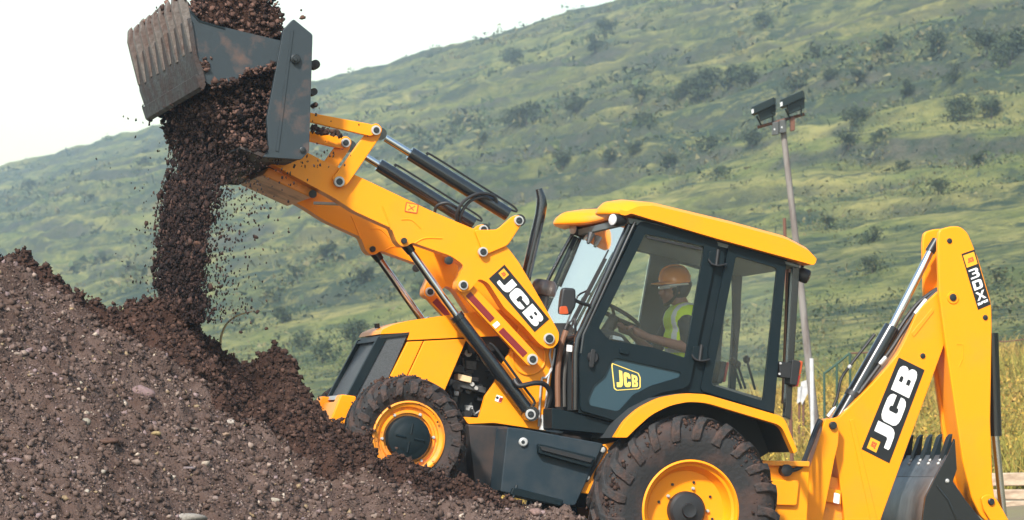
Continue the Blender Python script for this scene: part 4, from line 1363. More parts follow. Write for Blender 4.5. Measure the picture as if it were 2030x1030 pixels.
# --- rear frame and backhoe -----------------------------------------------------------
MB().prism(rnd([(1500, 916), (1606, 920), (1596, 1120), (1480, 1120)], 4), 0.42, 1.70).build('rear_frame', YELLOW, M, 0.01)
MB().prism(rnd([(1498, 912), (1606, 914), (1605, 925), (1497, 922)], 3), 0.38, 1.74).build('frame_rail', YELLOW_WORN, M, 0.006)
MB().prism(rnd([(1520, 950), (1585, 952), (1580, 1002), (1512, 1000)], 6), 0.385, 0.42).build('frame_cover', YELLOW, M, 0.008)
MB().lathe(P(1556, 932, 0.40), [(0.02, -0.06), (0.045, -0.05), (0.045, 0.03)], 14).build('hose_block', BLACK, M)
MB().tube(spline([P(*q) for q in ((1556, 935, .36), (1588, 925, .42), (1602, 895, .55), (1620, 850, .75), (1628, 835, .85))]), 0.016, 8).build('swing_hose', BLACK, M)
MB().tube(spline([P(*q) for q in ((1552, 928, .40), (1580, 930, .46), (1596, 905, .6), (1612, 860, .8), (1624, 832, .9))]), 0.014, 8).build('swing_hose', BLACK, M)
BOOM = rnd([(1880, 566, 3), (1859, 578, 6), (1820, 615, 14), (1797, 669, 20), (1779, 704, 20), (1738, 752, 20), (1664, 827, 4), (1645, 829, 6), (1640, 850, 6), (1654, 893), (1656, 905), (1664, 950), (1672, 1006), (1680, 1080), (1688, 1190), (1728, 1190), (1730, 1090), (1746, 1030, 12), (1874, 678, 8), (1890, 620, 4)], 8)
boom = MB().prism(BOOM, 0.92, 1.15).build('boom', YELLOW, M, 0.014)
MB().prism([(1684, 832), (1692, 830), (1742, 1040), (1732, 1060)], 0.912, 0.92).build('boom_stiffener', YELLOW, boom, 0.004)
MB().prism(rnd([(1806, 660), (1848, 610), (1852, 616), (1812, 668)], 4), 0.914, 0.92).build('boom_stiffener', YELLOW, boom, 0.003)
leg = MB().prism(rnd([(1637, 829, 4), (1664, 833, 6), (1662, 880), (1655, 908), (1600, 1190), (1520, 1190)], 3), 0.80, 0.905).build('swing_post', YELLOW, M, 0.03, seg=3)
MB().prism(rnd([(1636, 940), (1664, 948), (1672, 1030), (1640, 1120), (1612, 1110)], 4), 0.95, 1.20).build('king_post', YELLOW_WORN, M, 0.012)
MB().prism(rnd([(1640, 966), (1668, 972), (1668, 1000), (1636, 994)], 3), 0.90, 0.95).build('king_post_lug', YELLOW, M, 0.008)
MB().prism(rnd([(1654, 976), (1665, 979), (1664, 999), (1652, 996)], 2), 0.89, 0.90).build('king_post_plate', REFLECT, M, 0.002)
pin(leg, 1650, 843, 0.80, dark=8, ring=False)
pin(boom, 1829, 705, 0.92, 8.5, 5.5, ring=False, depth=0.01)
logo_plate([(1763, 918), (1833, 733), (1782, 708), (1708, 890)], 0.92, boom)
# dipper
DIP = rnd([(1859, 479, 10), (1862, 455, 8), (1884, 448, 8), (1904, 448, 8), (1919, 461, 8), (1939, 509, 12), (1966, 600, 14), (1967, 645, 12), (1964, 834, 8), (1968, 953, 6), (1973, 990, 6), (1958, 1035), (1945, 1024, 6), (1927, 988, 8), (1909, 917, 8), (1874, 676, 12), (1862, 586, 12)], 6)
dip = MB().prism(DIP, 0.86, 0.905).build('dipper_plate', YELLOW, M, 0.012)
MB().prism(DIP, 1.165, 1.21, ref=0.86).build('dipper_plate', YELLOW, M, 0.012)
MB().prism([(1876, 684), (1960, 640), (1960, 834), (1965, 985), (1948, 1022), (1930, 985), (1911, 916)], 0.905, 1.165).build('dipper_box', YELLOW, M)
for q, dk in (((1882, 477), 5.5), ((1953, 629), 5.5)):
    pin(dip, *q, 0.86, dark=dk, ring=False, depth=0.008)
bs = MB().lathe(P(1889, 590, 0.86), [(0.045, -0.008), (0.050, 0), (0.050, 0.01)], 24).build('pivot_boss', YELLOW, dip)
pin(dip, 1889, 589, 0.852, dark=7.5, ring=False, depth=0.01)
MB().tube([P(1897, 682, .86), P(1909, 683, .86), P(1908, 712, .86), P(1902, 725, .86)], 0.004, 6).build('weld_bead', YELLOW, dip)
lnk = MB().prism(rnd([(1945, 985, 6), (1960, 978, 8), (1976, 988, 8), (2022, 1070), (2000, 1090), (1950, 1010)], 6), 0.825, 0.855).build('bucket_link', YELLOW, M, 0.008)
pin(lnk, 1964, 994, 0.825, 11, 7, ring=False, depth=0.02)
f = quad_map([(1939, 614), (1964, 603), (1932, 494), (1906, 503)])
pl = MB().prism(rect(f, 0, 1, 0, 1), 0.8575, 0.8595).build('decal_plate', DECALBLACK, dip)
MB().prism(rect(f, .09, .91, .745, .965), 0.8550, 0.8572).build('decal_square', DECALYELLOW, dip)
for ch, u0, u1 in (('J', .28, .42), ('C', .44, .58), ('B', .60, .74)):
    glyph(ch, f, u0, u1, .81, .89, 0.8535, DECALRED, dip)
for ch, v0, v1 in (('3', .515, .705), ('D', .315, .500), ('X', .130, .300)):
    glyph(ch, f, .15, .85, v0 + .012, v1 - .012, 0.8555, WHITE, dip)
for i, ch in enumerate('SUPER'):
    glyph(ch, f, .10 + i * .162, .10 + i * .162 + .14, .065, .110, 0.8555, WHITE, dip)
# dipper ram and its hoses
a, b = P(1852, 484, 1.03), P(1650, 838, 1.03)
g = P(1768, 648, 1.03)
dv = (b - a).normalized()
b = g + dv * ((b - g).length)
dr = MB().tube([g, g + dv * 0.05, b], [0.060, 0.062, 0.060], 20).build('dipper_ram', GLOSSBLACK, M)
MB().tube([a, g], 0.031, 16).build('ram_rod', CHROME, dr)
MB().tube([a - dv * 0.04, a + dv * 0.07], [0.036, 0.040], 12).build('rod_eye', PINDARK, dr)
MB().lathe(b, [(0.06, -0.08), (0.06, 0.08)], 16).build('ram_eye', GLOSSBLACK, dr)
MB().lathe(g + dv * 0.62, [(0.066, -0.02), (0.066, 0.02)], 20, dv).build('ram_clamp', BLACK, dr)
MB().tube(spline([P(*q, .98) for q in ((1652, 806), (1660, 785), (1668, 750), (1690, 718), (1712, 690), (1734, 662))]), 0.012, 8).build('ram_pipe', BLACK, dr)
MB().lathe(P(1684, 727, .98), [(0.015, -0.015), (0.018, 0), (0.015, 0.015)], 10, dv).build('pipe_fitting', STEEL, dr)
MB().tube([P(1641, 826, .98), P(1656, 806, .98)], [0.018, 0.012], 8).build('pipe_fitting', STEEL, dr)
for pts in (((1702, 780), (1740, 728), (1768, 690), (1795, 648), (1820, 612), (1840, 592), (1860, 575)), ((1700, 770), (1735, 722), (1762, 684), (1790, 640), (1815, 606), (1838, 586), (1858, 572))):
    MB().tube(spline([P(q[0], q[1], .97 + 0.04 * (pts[0][1] == 770)) for q in pts]), 0.016, 8).build('boom_hose', BLACK, M)
for q0, q1 in (((1814, 622), (1836, 594)), ((1744, 722), (1756, 708))):
    MB().tube([P(*q0, .955), P(*q1, .955)], 0.018, 8).build('hose_clip', STEEL, M)
# bucket ram behind the dipper
a, b = P(1966, 660, 1.03), P(1973, 864, 1.03)
br = MB().tube([a, b], 0.052, 18).build('crowd_ram', GLOSSBLACK, M)
MB().tube([b, P(1990, 1035, 1.03), P(1996, 1090, 1.03)], 0.031, 14).build('ram_rod', CHROME, br)
# backhoe bucket, tucked under the dipper
B0, B1 = 0.58, 1.48
SHELL = [(1852, 945), (1846, 955), (1832, 985), (1826, 1030), (1832, 1085), (1860, 1130), (1910, 1140), (1955, 1110), (1955, 1100), (1908, 1130), (1864, 1120), (1841, 1080), (1836, 1030), (1842, 988), (1856, 960), (1860, 948)]
bb = MB().prism(SHELL, B0, B1).build('backhoe_bucket', BHBUCKET, M, 0.004)
MB().prism([(1876, 901), (1852, 945), (1860, 948), (1884, 904)], B0, B1).build('bucket_lip', material('lip_steel', (0.10, 0.11, 0.12), 0.45, 0.4, var=(0.04, 0.042, 0.046), scale=9, amount=0.8), bb, 0.004)
for yy in (B0 - 0.03, B1):
    MB().prism(rnd([(1890, 868, 3), (1894, 930), (1886, 954), (1912, 992), (1955, 1045), (1955, 1110), (1910, 1138), (1860, 1128), (1832, 1085), (1826, 1030), (1832, 985), (1852, 945), (1876, 901)], 3), yy, yy + 0.03, ref=B0).build('bucket_side', GLOSSBLACK, bb, 0.006)
MB().lathe(P(1878, 953, B0 - 0.03), [(0.010, -0.012), (0.016, -0.006), (0.017, 0)], 12).build('bolt', STEEL, bb)
MB().tube([P(1856, 962, B0 - 0.03), P(1880, 992, B0 - 0.03), P(1900, 1040, B0 - 0.03)], 0.008, 6).build('side_rib', GLOSSBLACK, bb)
for i in range(5):
    yy = B0 + 0.02 + i * (B1 - B0 - 0.12) / 4
    MB().prism([(1867, 925), (1872, 901), (1878, 885), (1884, 866), (1891, 859), (1889, 875), (1887, 897), (1886, 908), (1874, 928)], yy, yy + 0.075, ref=B0).build('bucket_tooth', DARK, bb, 0.006)
    for k in (0.25, 0.75):
        MB().lathe(PS(1866 + 7 * k, 921 - 13 * k, B0, yy + 0.038), [(0.010, -0.02), (0.012, 0.0)], 8, Vector((1, 0, 0.4))).build('tooth_bolt', STEEL, bb)

# ------------------------------------------------------------------ the operator
SEAT = P(1352, 752, 1.05)
person = empty('person', SEAT)
tag(person, 'operator in orange hard hat and yellow vest seated at the wheel inside the cab', 'person')


def body_sdf_mesh(prims, vox=0.011):
    """union of tapered capsules / ellipsoids remeshed to one continuous skin"""
    mb = MB()
    for (a, b, ra, rb, k) in prims:
        a, b = Vector(a), Vector(b)
        n = 9
        d = (b - a)
        L = d.length
        t = d.normalized() if L > 1e-6 else Vector((0, 0, 1))
        path, rad = [], []
        for i in range(5):
            an = math.pi / 2 * (1 - i / 4)
            path.append(a - t * ra * math.sin(an))
            rad.append(max(ra * math.cos(an), 0.001))
        for i in range(5):
            an = math.pi / 2 * (i / 4)
            path.append(b + t * rb * math.sin(an))
            rad.append(max(rb * math.cos(an), 0.001))
        mb.tube(path, rad, 14)
    me = bpy.data.meshes.new('tmp')
    me.from_pydata([tuple(v) for v in mb.v], [], mb.f)
    o_ = bpy.data.objects.new('tmp', me)
    COL.objects.link(o_)
    r_ = o_.modifiers.new('r', 'REMESH')
    r_.mode = 'VOXEL'
    r_.voxel_size = vox
    s_ = o_.modifiers.new('s', 'SMOOTH')
    s_.factor = 0.5
    s_.iterations = 4
    dg = bpy.context.evaluated_depsgraph_get()
    out = bpy.data.meshes.new_from_object(o_.evaluated_get(dg))
    bpy.data.objects.remove(o_)
    return out


HD = P(1335, 572, 1.05)                       # middle of the head


def hp(dx, dy, dz):
    return HD + Vector((dx, dy, dz))


E_N, W_N, K_N = P(1364, 690, 0.84), P(1284, 668, 0.86), P(1262, 657, 0.87)
S_N = P(1362, 640, 0.87)
S_F = Vector((S_N.x - 0.01, 1.24, S_N.z))
E_F = Vector((S_N.x - 0.14, 1.28, S_N.z - 0.22))
W_F = Vector((S_N.x - 0.36, 1.16, S_N.z - 0.06))
CH = P(1355, 650, 1.05)
HIP = P(1362, 745, 1.05)
v3 = lambda dx, dy, dz: Vector((dx, dy, dz))
prims = [
    # skull, jaw, nose, ear, neck
    (hp(0.012, 0, 0.012), hp(0.03, 0, 0.015), 0.092, 0.088, 'skin'),
    (hp(-0.040, 0, -0.055), hp(-0.010, 0, -0.06), 0.052, 0.060, 'skin'),
    (hp(-0.062, 0, -0.098), hp(-0.05, 0, -0.095), 0.024, 0.03, 'skin'),
    (hp(-0.084, 0, 0.0), hp(-0.108, 0, -0.034), 0.010, 0.015, 'skin'),
    (hp(-0.088, 0.0, -0.066), hp(-0.082, 0.0, -0.068), 0.016, 0.018, 'skin'),
    (hp(0.022, -0.082, 0.0), hp(0.018, -0.083, -0.035), 0.016, 0.011, 'skin'),
    (hp(0.022, 0.082, 0.0), hp(0.018, 0.083, -0.035), 0.016, 0.011, 'skin'),
    (hp(0.03, 0, -0.05), CH + v3(0.0, 0, 0.13), 0.056, 0.066, 'skin'),
    # torso
    (S_N + v3(0, .05, 0.01), S_F + v3(0, -.05, 0.01), 0.078, 0.078, 'shirt'),
    (CH + v3(0, -.07, 0.04), CH + v3(0, .07, 0.04), 0.125, 0.125, 'shirt'),
    (CH + v3(0, -.06, -.08), HIP + v3(0, -.06, .12), 0.125, 0.125, 'shirt'),
    (CH + v3(0, .06, -.08), HIP + v3(0, .06, .12), 0.125, 0.125, 'shirt'),
    (HIP + v3(0, -.08, .02), HIP + v3(0, .08, .02), 0.125, 0.125, 'trouser'),
    # near arm
    (S_N, S_N.lerp(E_N, 0.70), 0.068, 0.056, 'shirt'),
    (S_N.lerp(E_N, 0.65), E_N, 0.047, 0.043, 'skin'),
    (E_N, W_N, 0.044, 0.029, 'skin'),
    (W_N, K_N, 0.030, 0.034, 'skin'),
    # far arm
    (S_F, S_F.lerp(E_F, 0.75), 0.066, 0.055, 'shirt'),
    (S_F.lerp(E_F, 0.7), E_F, 0.046, 0.042, 'skin'),
    (E_F, W_F, 0.042, 0.028, 'skin'),
    (W_F, W_F + v3(-.07, -.02, .02), 0.030, 0.034, 'skin'),
]
for s_ in (-1, 1):
    kn = HIP + v3(-0.44, s_ * 0.14, 0.02)
    ft = HIP + v3(-0.60, s_ * 0.14, -0.36)
    prims += [(HIP + v3(0, s_ * 0.10, 0), kn, 0.092, 0.064, 'trouser'), (kn, ft, 0.062, 0.042, 'trouser'), (ft, ft + v3(-.16, 0, -.02), 0.045, 0.036, 'trouser')]
# fingers of both hands, each its own bent chain rooted in the palm
for hand, base, dirx in (('n', K_N, (K_N - W_N).normalized()), ('f', W_F + v3(-.07, -.02, .02), v3(-.9, -.2, .3).normalized())):
    side = v3(0, 1, 0)
    for i, ln in enumerate((0.062, 0.072, 0.068, 0.054)):
        r0 = base + dirx * 0.02 + side * (-0.027 + 0.018 * i) + v3(0, 0, 0.006)
        k1 = r0 + dirx * ln * 0.55 + v3(0, 0, 0.010)
        k2 = k1 + (dirx + v3(0.2, 0, -0.8)).normalized() * ln * 0.38
        k3 = k2 + (dirx * 0.1 + v3(0.5, 0, -0.9)).normalized() * ln * 0.30
        for (p0, p1) in ((r0, k1), (k1, k2), (k2, k3)):
            prims.append((p0, p1, 0.0092, 0.0086, 'skin'))
    th0 = base - dirx * 0.02 + side * (-0.03 if hand == 'f' else 0.03) + v3(0, 0, 0.012)
    th1 = th0 + (dirx * 0.7 + v3(0, 0, 0.55)).normalized() * 0.04
    prims += [(th0, th1, 0.012, 0.010, 'skin'), (th1, th1 + dirx * 0.030, 0.010, 0.009, 'skin')]
me = body_sdf_mesh(prims, 0.008)
for m_ in (SKIN, SHIRT, TROUSER):
    me.materials.append(m_)
cen = np.zeros(len(me.polygons) * 3)
me.polygons.foreach_get('center', cen)
cen = cen.reshape(-1, 3)
best = np.full(len(cen), 1e9)
idx = np.zeros(len(cen), dtype=np.int32)
for (a, b, ra, rb, k) in prims:
    a_, b_ = np.array(a), np.array(b)
    ab = b_ - a_
    t = np.clip(((cen - a_) @ ab) / max(ab @ ab, 1e-9), 0, 1)
    d = np.linalg.norm(cen - a_ - t[:, None] * ab, axis=1) - (ra + (rb - ra) * t)
    q = d < best
    best[q] = d[q]
    idx[q] = {'skin': 0, 'shirt': 1, 'trouser': 2}[k]
me.polygons.foreach_set('material_index', idx)
me.polygons.foreach_set('use_smooth', np.ones(len(me.polygons), dtype=bool))
me.transform(Matrix.Translation(-SEAT))
me.name = 'body'
link('body', me, person)
# face: brow, eyes, mouth, cropped hair and beard
for s_ in (-1, 1):
    MB().lathe(hp(-0.073, s_ * 0.032, 0.006), [(0.004, -0.012), (0.011, -0.006), (0.011, 0.004), (0.004, 0.010)], 12, Vector((-1, 0, 0))).build('eye', WHITE, person)
MB().tube([hp(-0.098, -0.022, -0.070), hp(-0.103, 0, -0.069), hp(-0.098, 0.022, -0.070)], 0.005, 6).build('mouth', material('lips', (0.12, 0.04, 0.035), 0.5), person)
hb = MB().lathe(hp(0.032, 0, 0.01), [(0.03, -0.104), (0.07, -0.07), (0.094, -0.04), (0.101, 0.0), (0.101, 0.05), (0.095, 0.07)], 28, Vector((0.35, 0, 1.0))).build('hair', HAIR, person)
MB().tube(spline([hp(0.0, -0.080, -0.02), hp(-0.02, -0.070, -0.075), hp(-0.06, -0.035, -0.118), hp(-0.07, 0, -0.122), hp(-0.06, 0.035, -0.118), hp(-0.02, 0.070, -0.075), hp(0.0, 0.080, -0.02)]), 0.012, 8).build('beard', HAIR, person)
# hard hat: dome, ridge, brim, band
hx = Vector((-0.10, 0, 1.0)).normalized()
hc = hp(0.012, 0, 0.050)
hm = MB().lathe(hc, [(0.122, -0.012), (0.124, 0.0), (0.122, 0.03), (0.113, 0.062), (0.094, 0.092), (0.066, 0.112), (0.034, 0.122), (0.001, 0.125)], 36, hx, caps=False).build('hard_hat', HELMET, person)
MB().tube(spline([hc + v3(-.124, 0, .012), hc + v3(-.10, 0, .085), hc + v3(-.05, 0, .118), hc + v3(.02, 0, .126), hc + v3(.08, 0, .105), hc + v3(.12, 0, .04)]), 0.012, 8).build('hat_ridge', HELMET, hm)
bv, bf = [], []
for i in range(25):
    t = math.pi * 0.5 + math.pi * i / 24
    for rr, dz in ((0.118, 0.004), (0.118 + 0.062 * max(0, -math.cos(t)) ** 0.8 + 0.008, -0.012)):
        for th in (0.0, -0.006):
            bv.append(hc + v3(math.cos(t) * rr, math.sin(t) * min(rr, 0.128), dz + th))
for i in range(24):
    q = i * 4
    bf += [(q, q + 4, q + 6, q + 2), (q + 1, q + 3, q + 7, q + 5), (q + 2, q + 6, q + 7, q + 3), (q, q + 1, q + 5, q + 4)]
MB().add(bv, bf).build('hat_brim', HELMET, hm)
MB().lathe(hc, [(0.118, -0.016), (0.119, -0.028), (0.112, -0.030)], 32, hx, caps=False).build('hat_band', REFLECT, hm)
MB().tube(spline([hp(0.0, -0.105, 0.03), hp(-0.005, -0.088, -0.04), hp(-0.03, -0.06, -0.10), hp(-0.045, 0, -0.125)]), 0.006, 6).build('chin_strap', BLACK, hm)
gg = MB().tube(spline([hp(0.01, -0.092, 0.012), hp(-0.055, -0.078, 0.012), hp(-0.090, -0.045, 0.008), hp(-0.100, 0, 0.006), hp(-0.090, 0.045, 0.008), hp(-0.055, 0.078, 0.012), hp(0.01, 0.092, 0.012)]), [0.006] * 6 + [0.016] * 25 + [0.006] * 6, 8).build('safety_glasses', material('clear_plastic', (0.55, 0.57, 0.58), 0.1, coat=0.8), person)
# vest: a shell over the chest and back, open at the neck
vp = [(CH + v3(0, -.075, 0.06), CH + v3(0, .075, 0.06), 0.138, 0.138, 'v'), (CH + v3(0, -.065, -.08), HIP + v3(0, -.065, .10), 0.139, 0.139, 'v'), (CH + v3(0, .065, -.08), HIP + v3(0, .065, .10), 0.139, 0.139, 'v'),
      (S_N + v3(0, .085, 0.012), S_F + v3(0, -.085, 0.012), 0.084, 0.084, 'v')]
vm_ = body_sdf_mesh(vp, 0.012)
vm_.materials.append(HIVIS)
vm_.materials.append(REFLECT)
cen = np.zeros(len(vm_.polygons) * 3)
vm_.polygons.foreach_get('center', cen)
cen = cen.reshape(-1, 3)
relz = cen[:, 2] - HIP.z
stripe = ((relz > 0.17) & (relz < 0.215)) | ((np.abs(cen[:, 1] - 0.93) < 0.028) & (relz > 0.17)) | ((np.abs(cen[:, 1] - 1.17) < 0.028) & (relz > 0.17))
vm_.polygons.foreach_set('material_index', stripe.astype(np.int32))
vm_.polygons.foreach_set('use_smooth', np.ones(len(vm_.polygons), dtype=bool))
vm_.transform(Matrix.Translation(-SEAT))
link('safety_vest', vm_, person)

# ------------------------------------------------------------------ soil in the bucket, falling soil


def in_poly(pts, x, y):
    c = np.zeros(len(x), dtype=bool)
    n = len(pts)
    for i in range(n):
        x0, y0 = pts[i]
        x1, y1 = pts[i - 1]
        q = ((y0 > y) != (y1 > y)) & (x < (x1 - x0) * (y - y0) / (y1 - y0 + 1e-12) + x0)
        c ^= q
    return c


def poly_points(pts, n, seed):
    g_ = np.random.default_rng(seed)
    a_ = np.array(pts, float)
    x_ = g_.uniform(a_[:, 0].min(), a_[:, 0].max(), n * 3)
    y_ = g_.uniform(a_[:, 1].min(), a_[:, 1].max(), n * 3)
    k_ = in_poly(pts, x_, y_)
    return x_[k_][:n], y_[k_][:n], g_


def near_pts(px, py, Y, ref):
    """pixels on plane ref moved sideways to Y"""
    out = np.empty((len(px), 3))
    for i, (a_, b_, c_) in enumerate(zip(px, py, Y)):
        q = P(a_, b_, ref)
        out[i] = (q.x, c_, q.z)
    return out


LOAD = [(384, 30), (396, -14), (440, -26), (500, -30), (540, -20), (566, 20), (600, 45), (604, 70), (570, 90), (556, 110), (556, 135), (545, 240), (530, 296), (500, 290), (470, 276), (440, 235), (410, 170), (402, 130), (390, 80)]
HEAP = [(386, 20), (398, -14), (440, -28), (500, -32), (545, -20), (566, 18), (574, 44), (560, 76), (470, 62), (440, 50), (396, 38)]
px, py, g_ = poly_points(HEAP, 15000, 21)
yy = g_.uniform(BY0 + 0.06, BY1 - 0.05, len(px))
pos = near_pts(px, py, yy, BY0)
px, py, g_ = poly_points([(420, 172), (470, 162), (485, 150), (500, 142), (556, 130), (545, 240), (530, 300), (500, 293), (466, 276), (440, 230)], 14000, 22)
yy = g_.uniform(BY0 + 0.10, BY1 - 0.05, len(px))
pos = np.concatenate([pos, near_pts(px, py, yy, BY0)])
px, py, g_ = poly_points([(462, 262), (500, 268), (530, 285), (532, 303), (505, 296), (474, 288)], 1500, 23)
pos = np.concatenate([pos, near_pts(366 + g_.normal(0, 4, 70), g_.uniform(-24, 0, 70), g_.uniform(BY0, BY1, 70), BY0),
                      near_pts(405 + g_.normal(0, 3, 110), 171 + g_.normal(0, 4, 110), g_.uniform(BY0, BY1, 110), BY0),
                      near_pts(407 + g_.normal(0, 6, 40), 126 + g_.normal(0, 7, 40), BY0 + 0.03 + g_.uniform(-.01, .01, 40), BY0),
                      near_pts(np.linspace(420, 556, 260), np.interp(np.linspace(420, 556, 260), [420, 470, 490, 556], [168, 158, 142, 128]) + g_.normal(0, 4, 260), BY0 + 0.03 + g_.uniform(-.02, .05, 260), BY0)])
yy = g_.uniform(BY0 - 0.02, BY1 - 0.05, len(px)) * np.where(g_.random(len(px)) < 0.35, 0.1, 1.0)
pos = np.concatenate([pos, near_pts(px, py, yy, BY0)])
sz = np.minimum(0.0088 * (1 - RNG.random(len(pos))) ** -0.5, 0.032)
sl = scatter('soil_load', pos, sz, tone_mix(len(pos), [(0.030, 0.016, 0.012), (0.066, 0.035, 0.026), (0.120, 0.066, 0.050)], [4, 4, 2]), CLODS, OCT[1], EARTH, 7)
tag(sl, 'heaped reddish brown soil filling the raised bucket', 'soil', kind='stuff')
# solid heart of the load
core = MB().prism([(392, 26), (402, 4), (450, -10), (530, -6), (560, 30), (560, 70), (470, 62), (440, 50), (396, 40)], BY0 + 0.10, BY1 - 0.10, ref=BY0)
core.prism([(450, 180), (486, 160), (550, 140), (540, 240), (526, 294), (500, 288), (470, 268)], BY0 + 0.22, BY1 - 0.10, ref=BY0)
core.build('load_core', SOILMAT, sl, offset=Vector((0, 0, 0)))['kind'] = 'stuff'

# the curtain of falling soil: far end to the left, near end to the right
SE = np.array([[200, 330, 470], [240, 338, 500], [280, 340, 505], [330, 335, 490], [370, 322, 440], [420, 312, 428], [480, 307, 412], [540, 305, 408], [600, 310, 410], [640, 322, 408]], float)
n = 46000
g_ = np.random.default_rng(33)
py = 195 + 445 * g_.random(n) ** 0.9
lo, hi = np.interp(py, SE[:, 0], SE[:, 1]), np.interp(py, SE[:, 0], SE[:, 2])
u = np.clip(g_.normal(0.5, 0.19, n), -0.02, 1.08)
stray = g_.random(n) < 0.055
u = np.where(stray, g_.normal(0.85, 0.50, n), u)
px = lo + (hi - lo) * u
Yv = np.clip(2.05 - 1.85 * u + g_.normal(0, 0.22, n), 0.0, 2.2)
pos = np.array([[*P(a_, b_, c_)] for a_, b_, c_ in zip(px, py, Yv)])
sz = np.minimum(0.0050 * (1 - g_.random(n)) ** -0.48, 0.026)
sz = np.where(stray, np.minimum(sz, 0.010), sz)
fs = scatter('falling_soil', pos, sz, tone_mix(n, [(0.012, 0.006, 0.005), (0.026, 0.013, 0.010), (0.060, 0.032, 0.024)], [5, 4, 1.4], seed=5), CLODS, OCT[1], EARTH, 9, tall=1.6)  # tones lowered: the stream's shade is put into the soil colour
tag(fs, 'dark brown soil pouring from the bucket in a ragged curtain', 'soil', kind='stuff')


def lump_object(name, c, size, tone, label, cat, group=None, sub=2, seed=0, flat=0.0, sq=(1, 1, 1)):
    v = lumps(1, ICO2 if sub == 2 else ICO1, 0.05 if cat == 'stone' else 0.2, flat, seed, 9 if cat == 'stone' else 4)[0] * size * np.array(sq)
    g2 = np.random.default_rng(seed)
    rz = g2.random() * 6.28
    v = v @ np.array([[math.cos(rz), -math.sin(rz), 0], [math.sin(rz), math.cos(rz), 0], [0, 0, 1]])
    me_ = mesh_arrays(name, v, (ICO2 if sub == 2 else ICO1)[1], STONE if cat == 'stone' else EARTH)
    set_tone(me_, np.tile(np.array(tone), (len(me_.polygons), 1)))
    o_ = link(name, me_, loc=c)
    return tag(o_, label, cat, group)


# clods one can pick out singly
CL = [(290, 443, 6, 'round dark clod flying left of the falling soil'), (438, 469, 5, 'dark clod in mid air right of the falling soil, below the arm'),
      (507, 470, 5, 'lone dark clod hanging in the air against the hill under the loader arm'), (440, 503, 3.5, 'small clod falling beside the right edge of the soil curtain'),
      (510, 618, 5, 'brown clod at the tip of the curved dry stalk'), (478, 658, 4.5, 'small clod in the air just below the curved stalk'), (528, 651, 4, 'small clod in the air right of the curved stalk'),
      (536, 412, 3.5, 'tiny clod in the air just under the far loader arm'), (425, 612, 5, 'clod falling just right of the curtain foot'), (457, 378, 3.5, 'clod falling under the bucket floor plate'),
      (305, 412, 4, 'small clod falling at the upper left edge of the curtain'), (625, 207, 5, 'brown clod stuck behind the bucket side plate'), (599, 34, 7, 'brown clod lying on top of the bucket side plate'),
      (392, 482, 9, 'reddish lump inside the falling soil halfway down'), (399, 545, 7, 'pale brown lump near the right edge of the falling soil'), (597, 20, 2.5, 'crumb flying above the bucket side plate')]
for i, (a_, b_, r_, lb) in enumerate(CL):
    lump_object('soil_clod', P(a_, b_, 0.02 if a_ > 590 else 0.25), r_ / 268.0, (0.10, 0.052, 0.036) if r_ > 6 else (0.045, 0.024, 0.018), lb, 'clod', 'clods of soil in the air', 2, 50 + i)
CR = [(962 - 400, 698, 9, 0.8, 'rounded dark clod on the crest of the second soil hump, right one of two'), (512, 700, 7, 0.8, 'dark clod on the crest of the second soil hump, left one of two'),
      (200, 612, 9, 1.0, 'dark clod on the crest left of where the soil lands'), (560, 738, 12, 0.72, 'big dark clod in the face of the second soil hump'), (150, 645, 11, 0.2, 'dark clod sunk in the upper left of the soil band')]
for i, (a_, b_, r_, y_, lb) in enumerate(CR):
    c = P(a_, b_, y_)
    lump_object('soil_clod', c, r_ / 268.0, (0.06, 0.033, 0.025), lb, 'clod', 'clods on the soil mound', 2, 80 + i)

# soil caked on the loader link
px, py, g_ = poly_points([(618, 248), (676, 262), (680, 270), (618, 262)], 60, 5)
pos = near_pts(px, py, g_.uniform(1.40, 1.47, len(px)), 1.40)
pos = np.array([[*P(a_, b_, 1.3)] for a_, b_ in zip(px, py)])
ck = scatter('caked_soil', pos, g_.uniform(.012, .03, len(px)), tone_mix(len(px), SOILT, [3, 3, 1], seed=8), CLODS, OCT[1], EARTH, 12)
tag(ck, 'dark soil caked on the far bucket link', 'soil', kind='stuff')

# ------------------------------------------------------------------ stones on the gravel slope


def slope_hit(px, py, fn):
    d = ray(px, py)
    D = np.linspace(15, 30, 1500)
    x_, y_, z_ = CAM.x + d.x * D, CAM.y + d.y * D, CAM.z + d.z * D
    k_ = np.nonzero(z_ < fn(x_, y_))[0]
    return Vector((x_[k_[0]], y_[k_[0]], z_[k_[0]])) if len(k_) else None


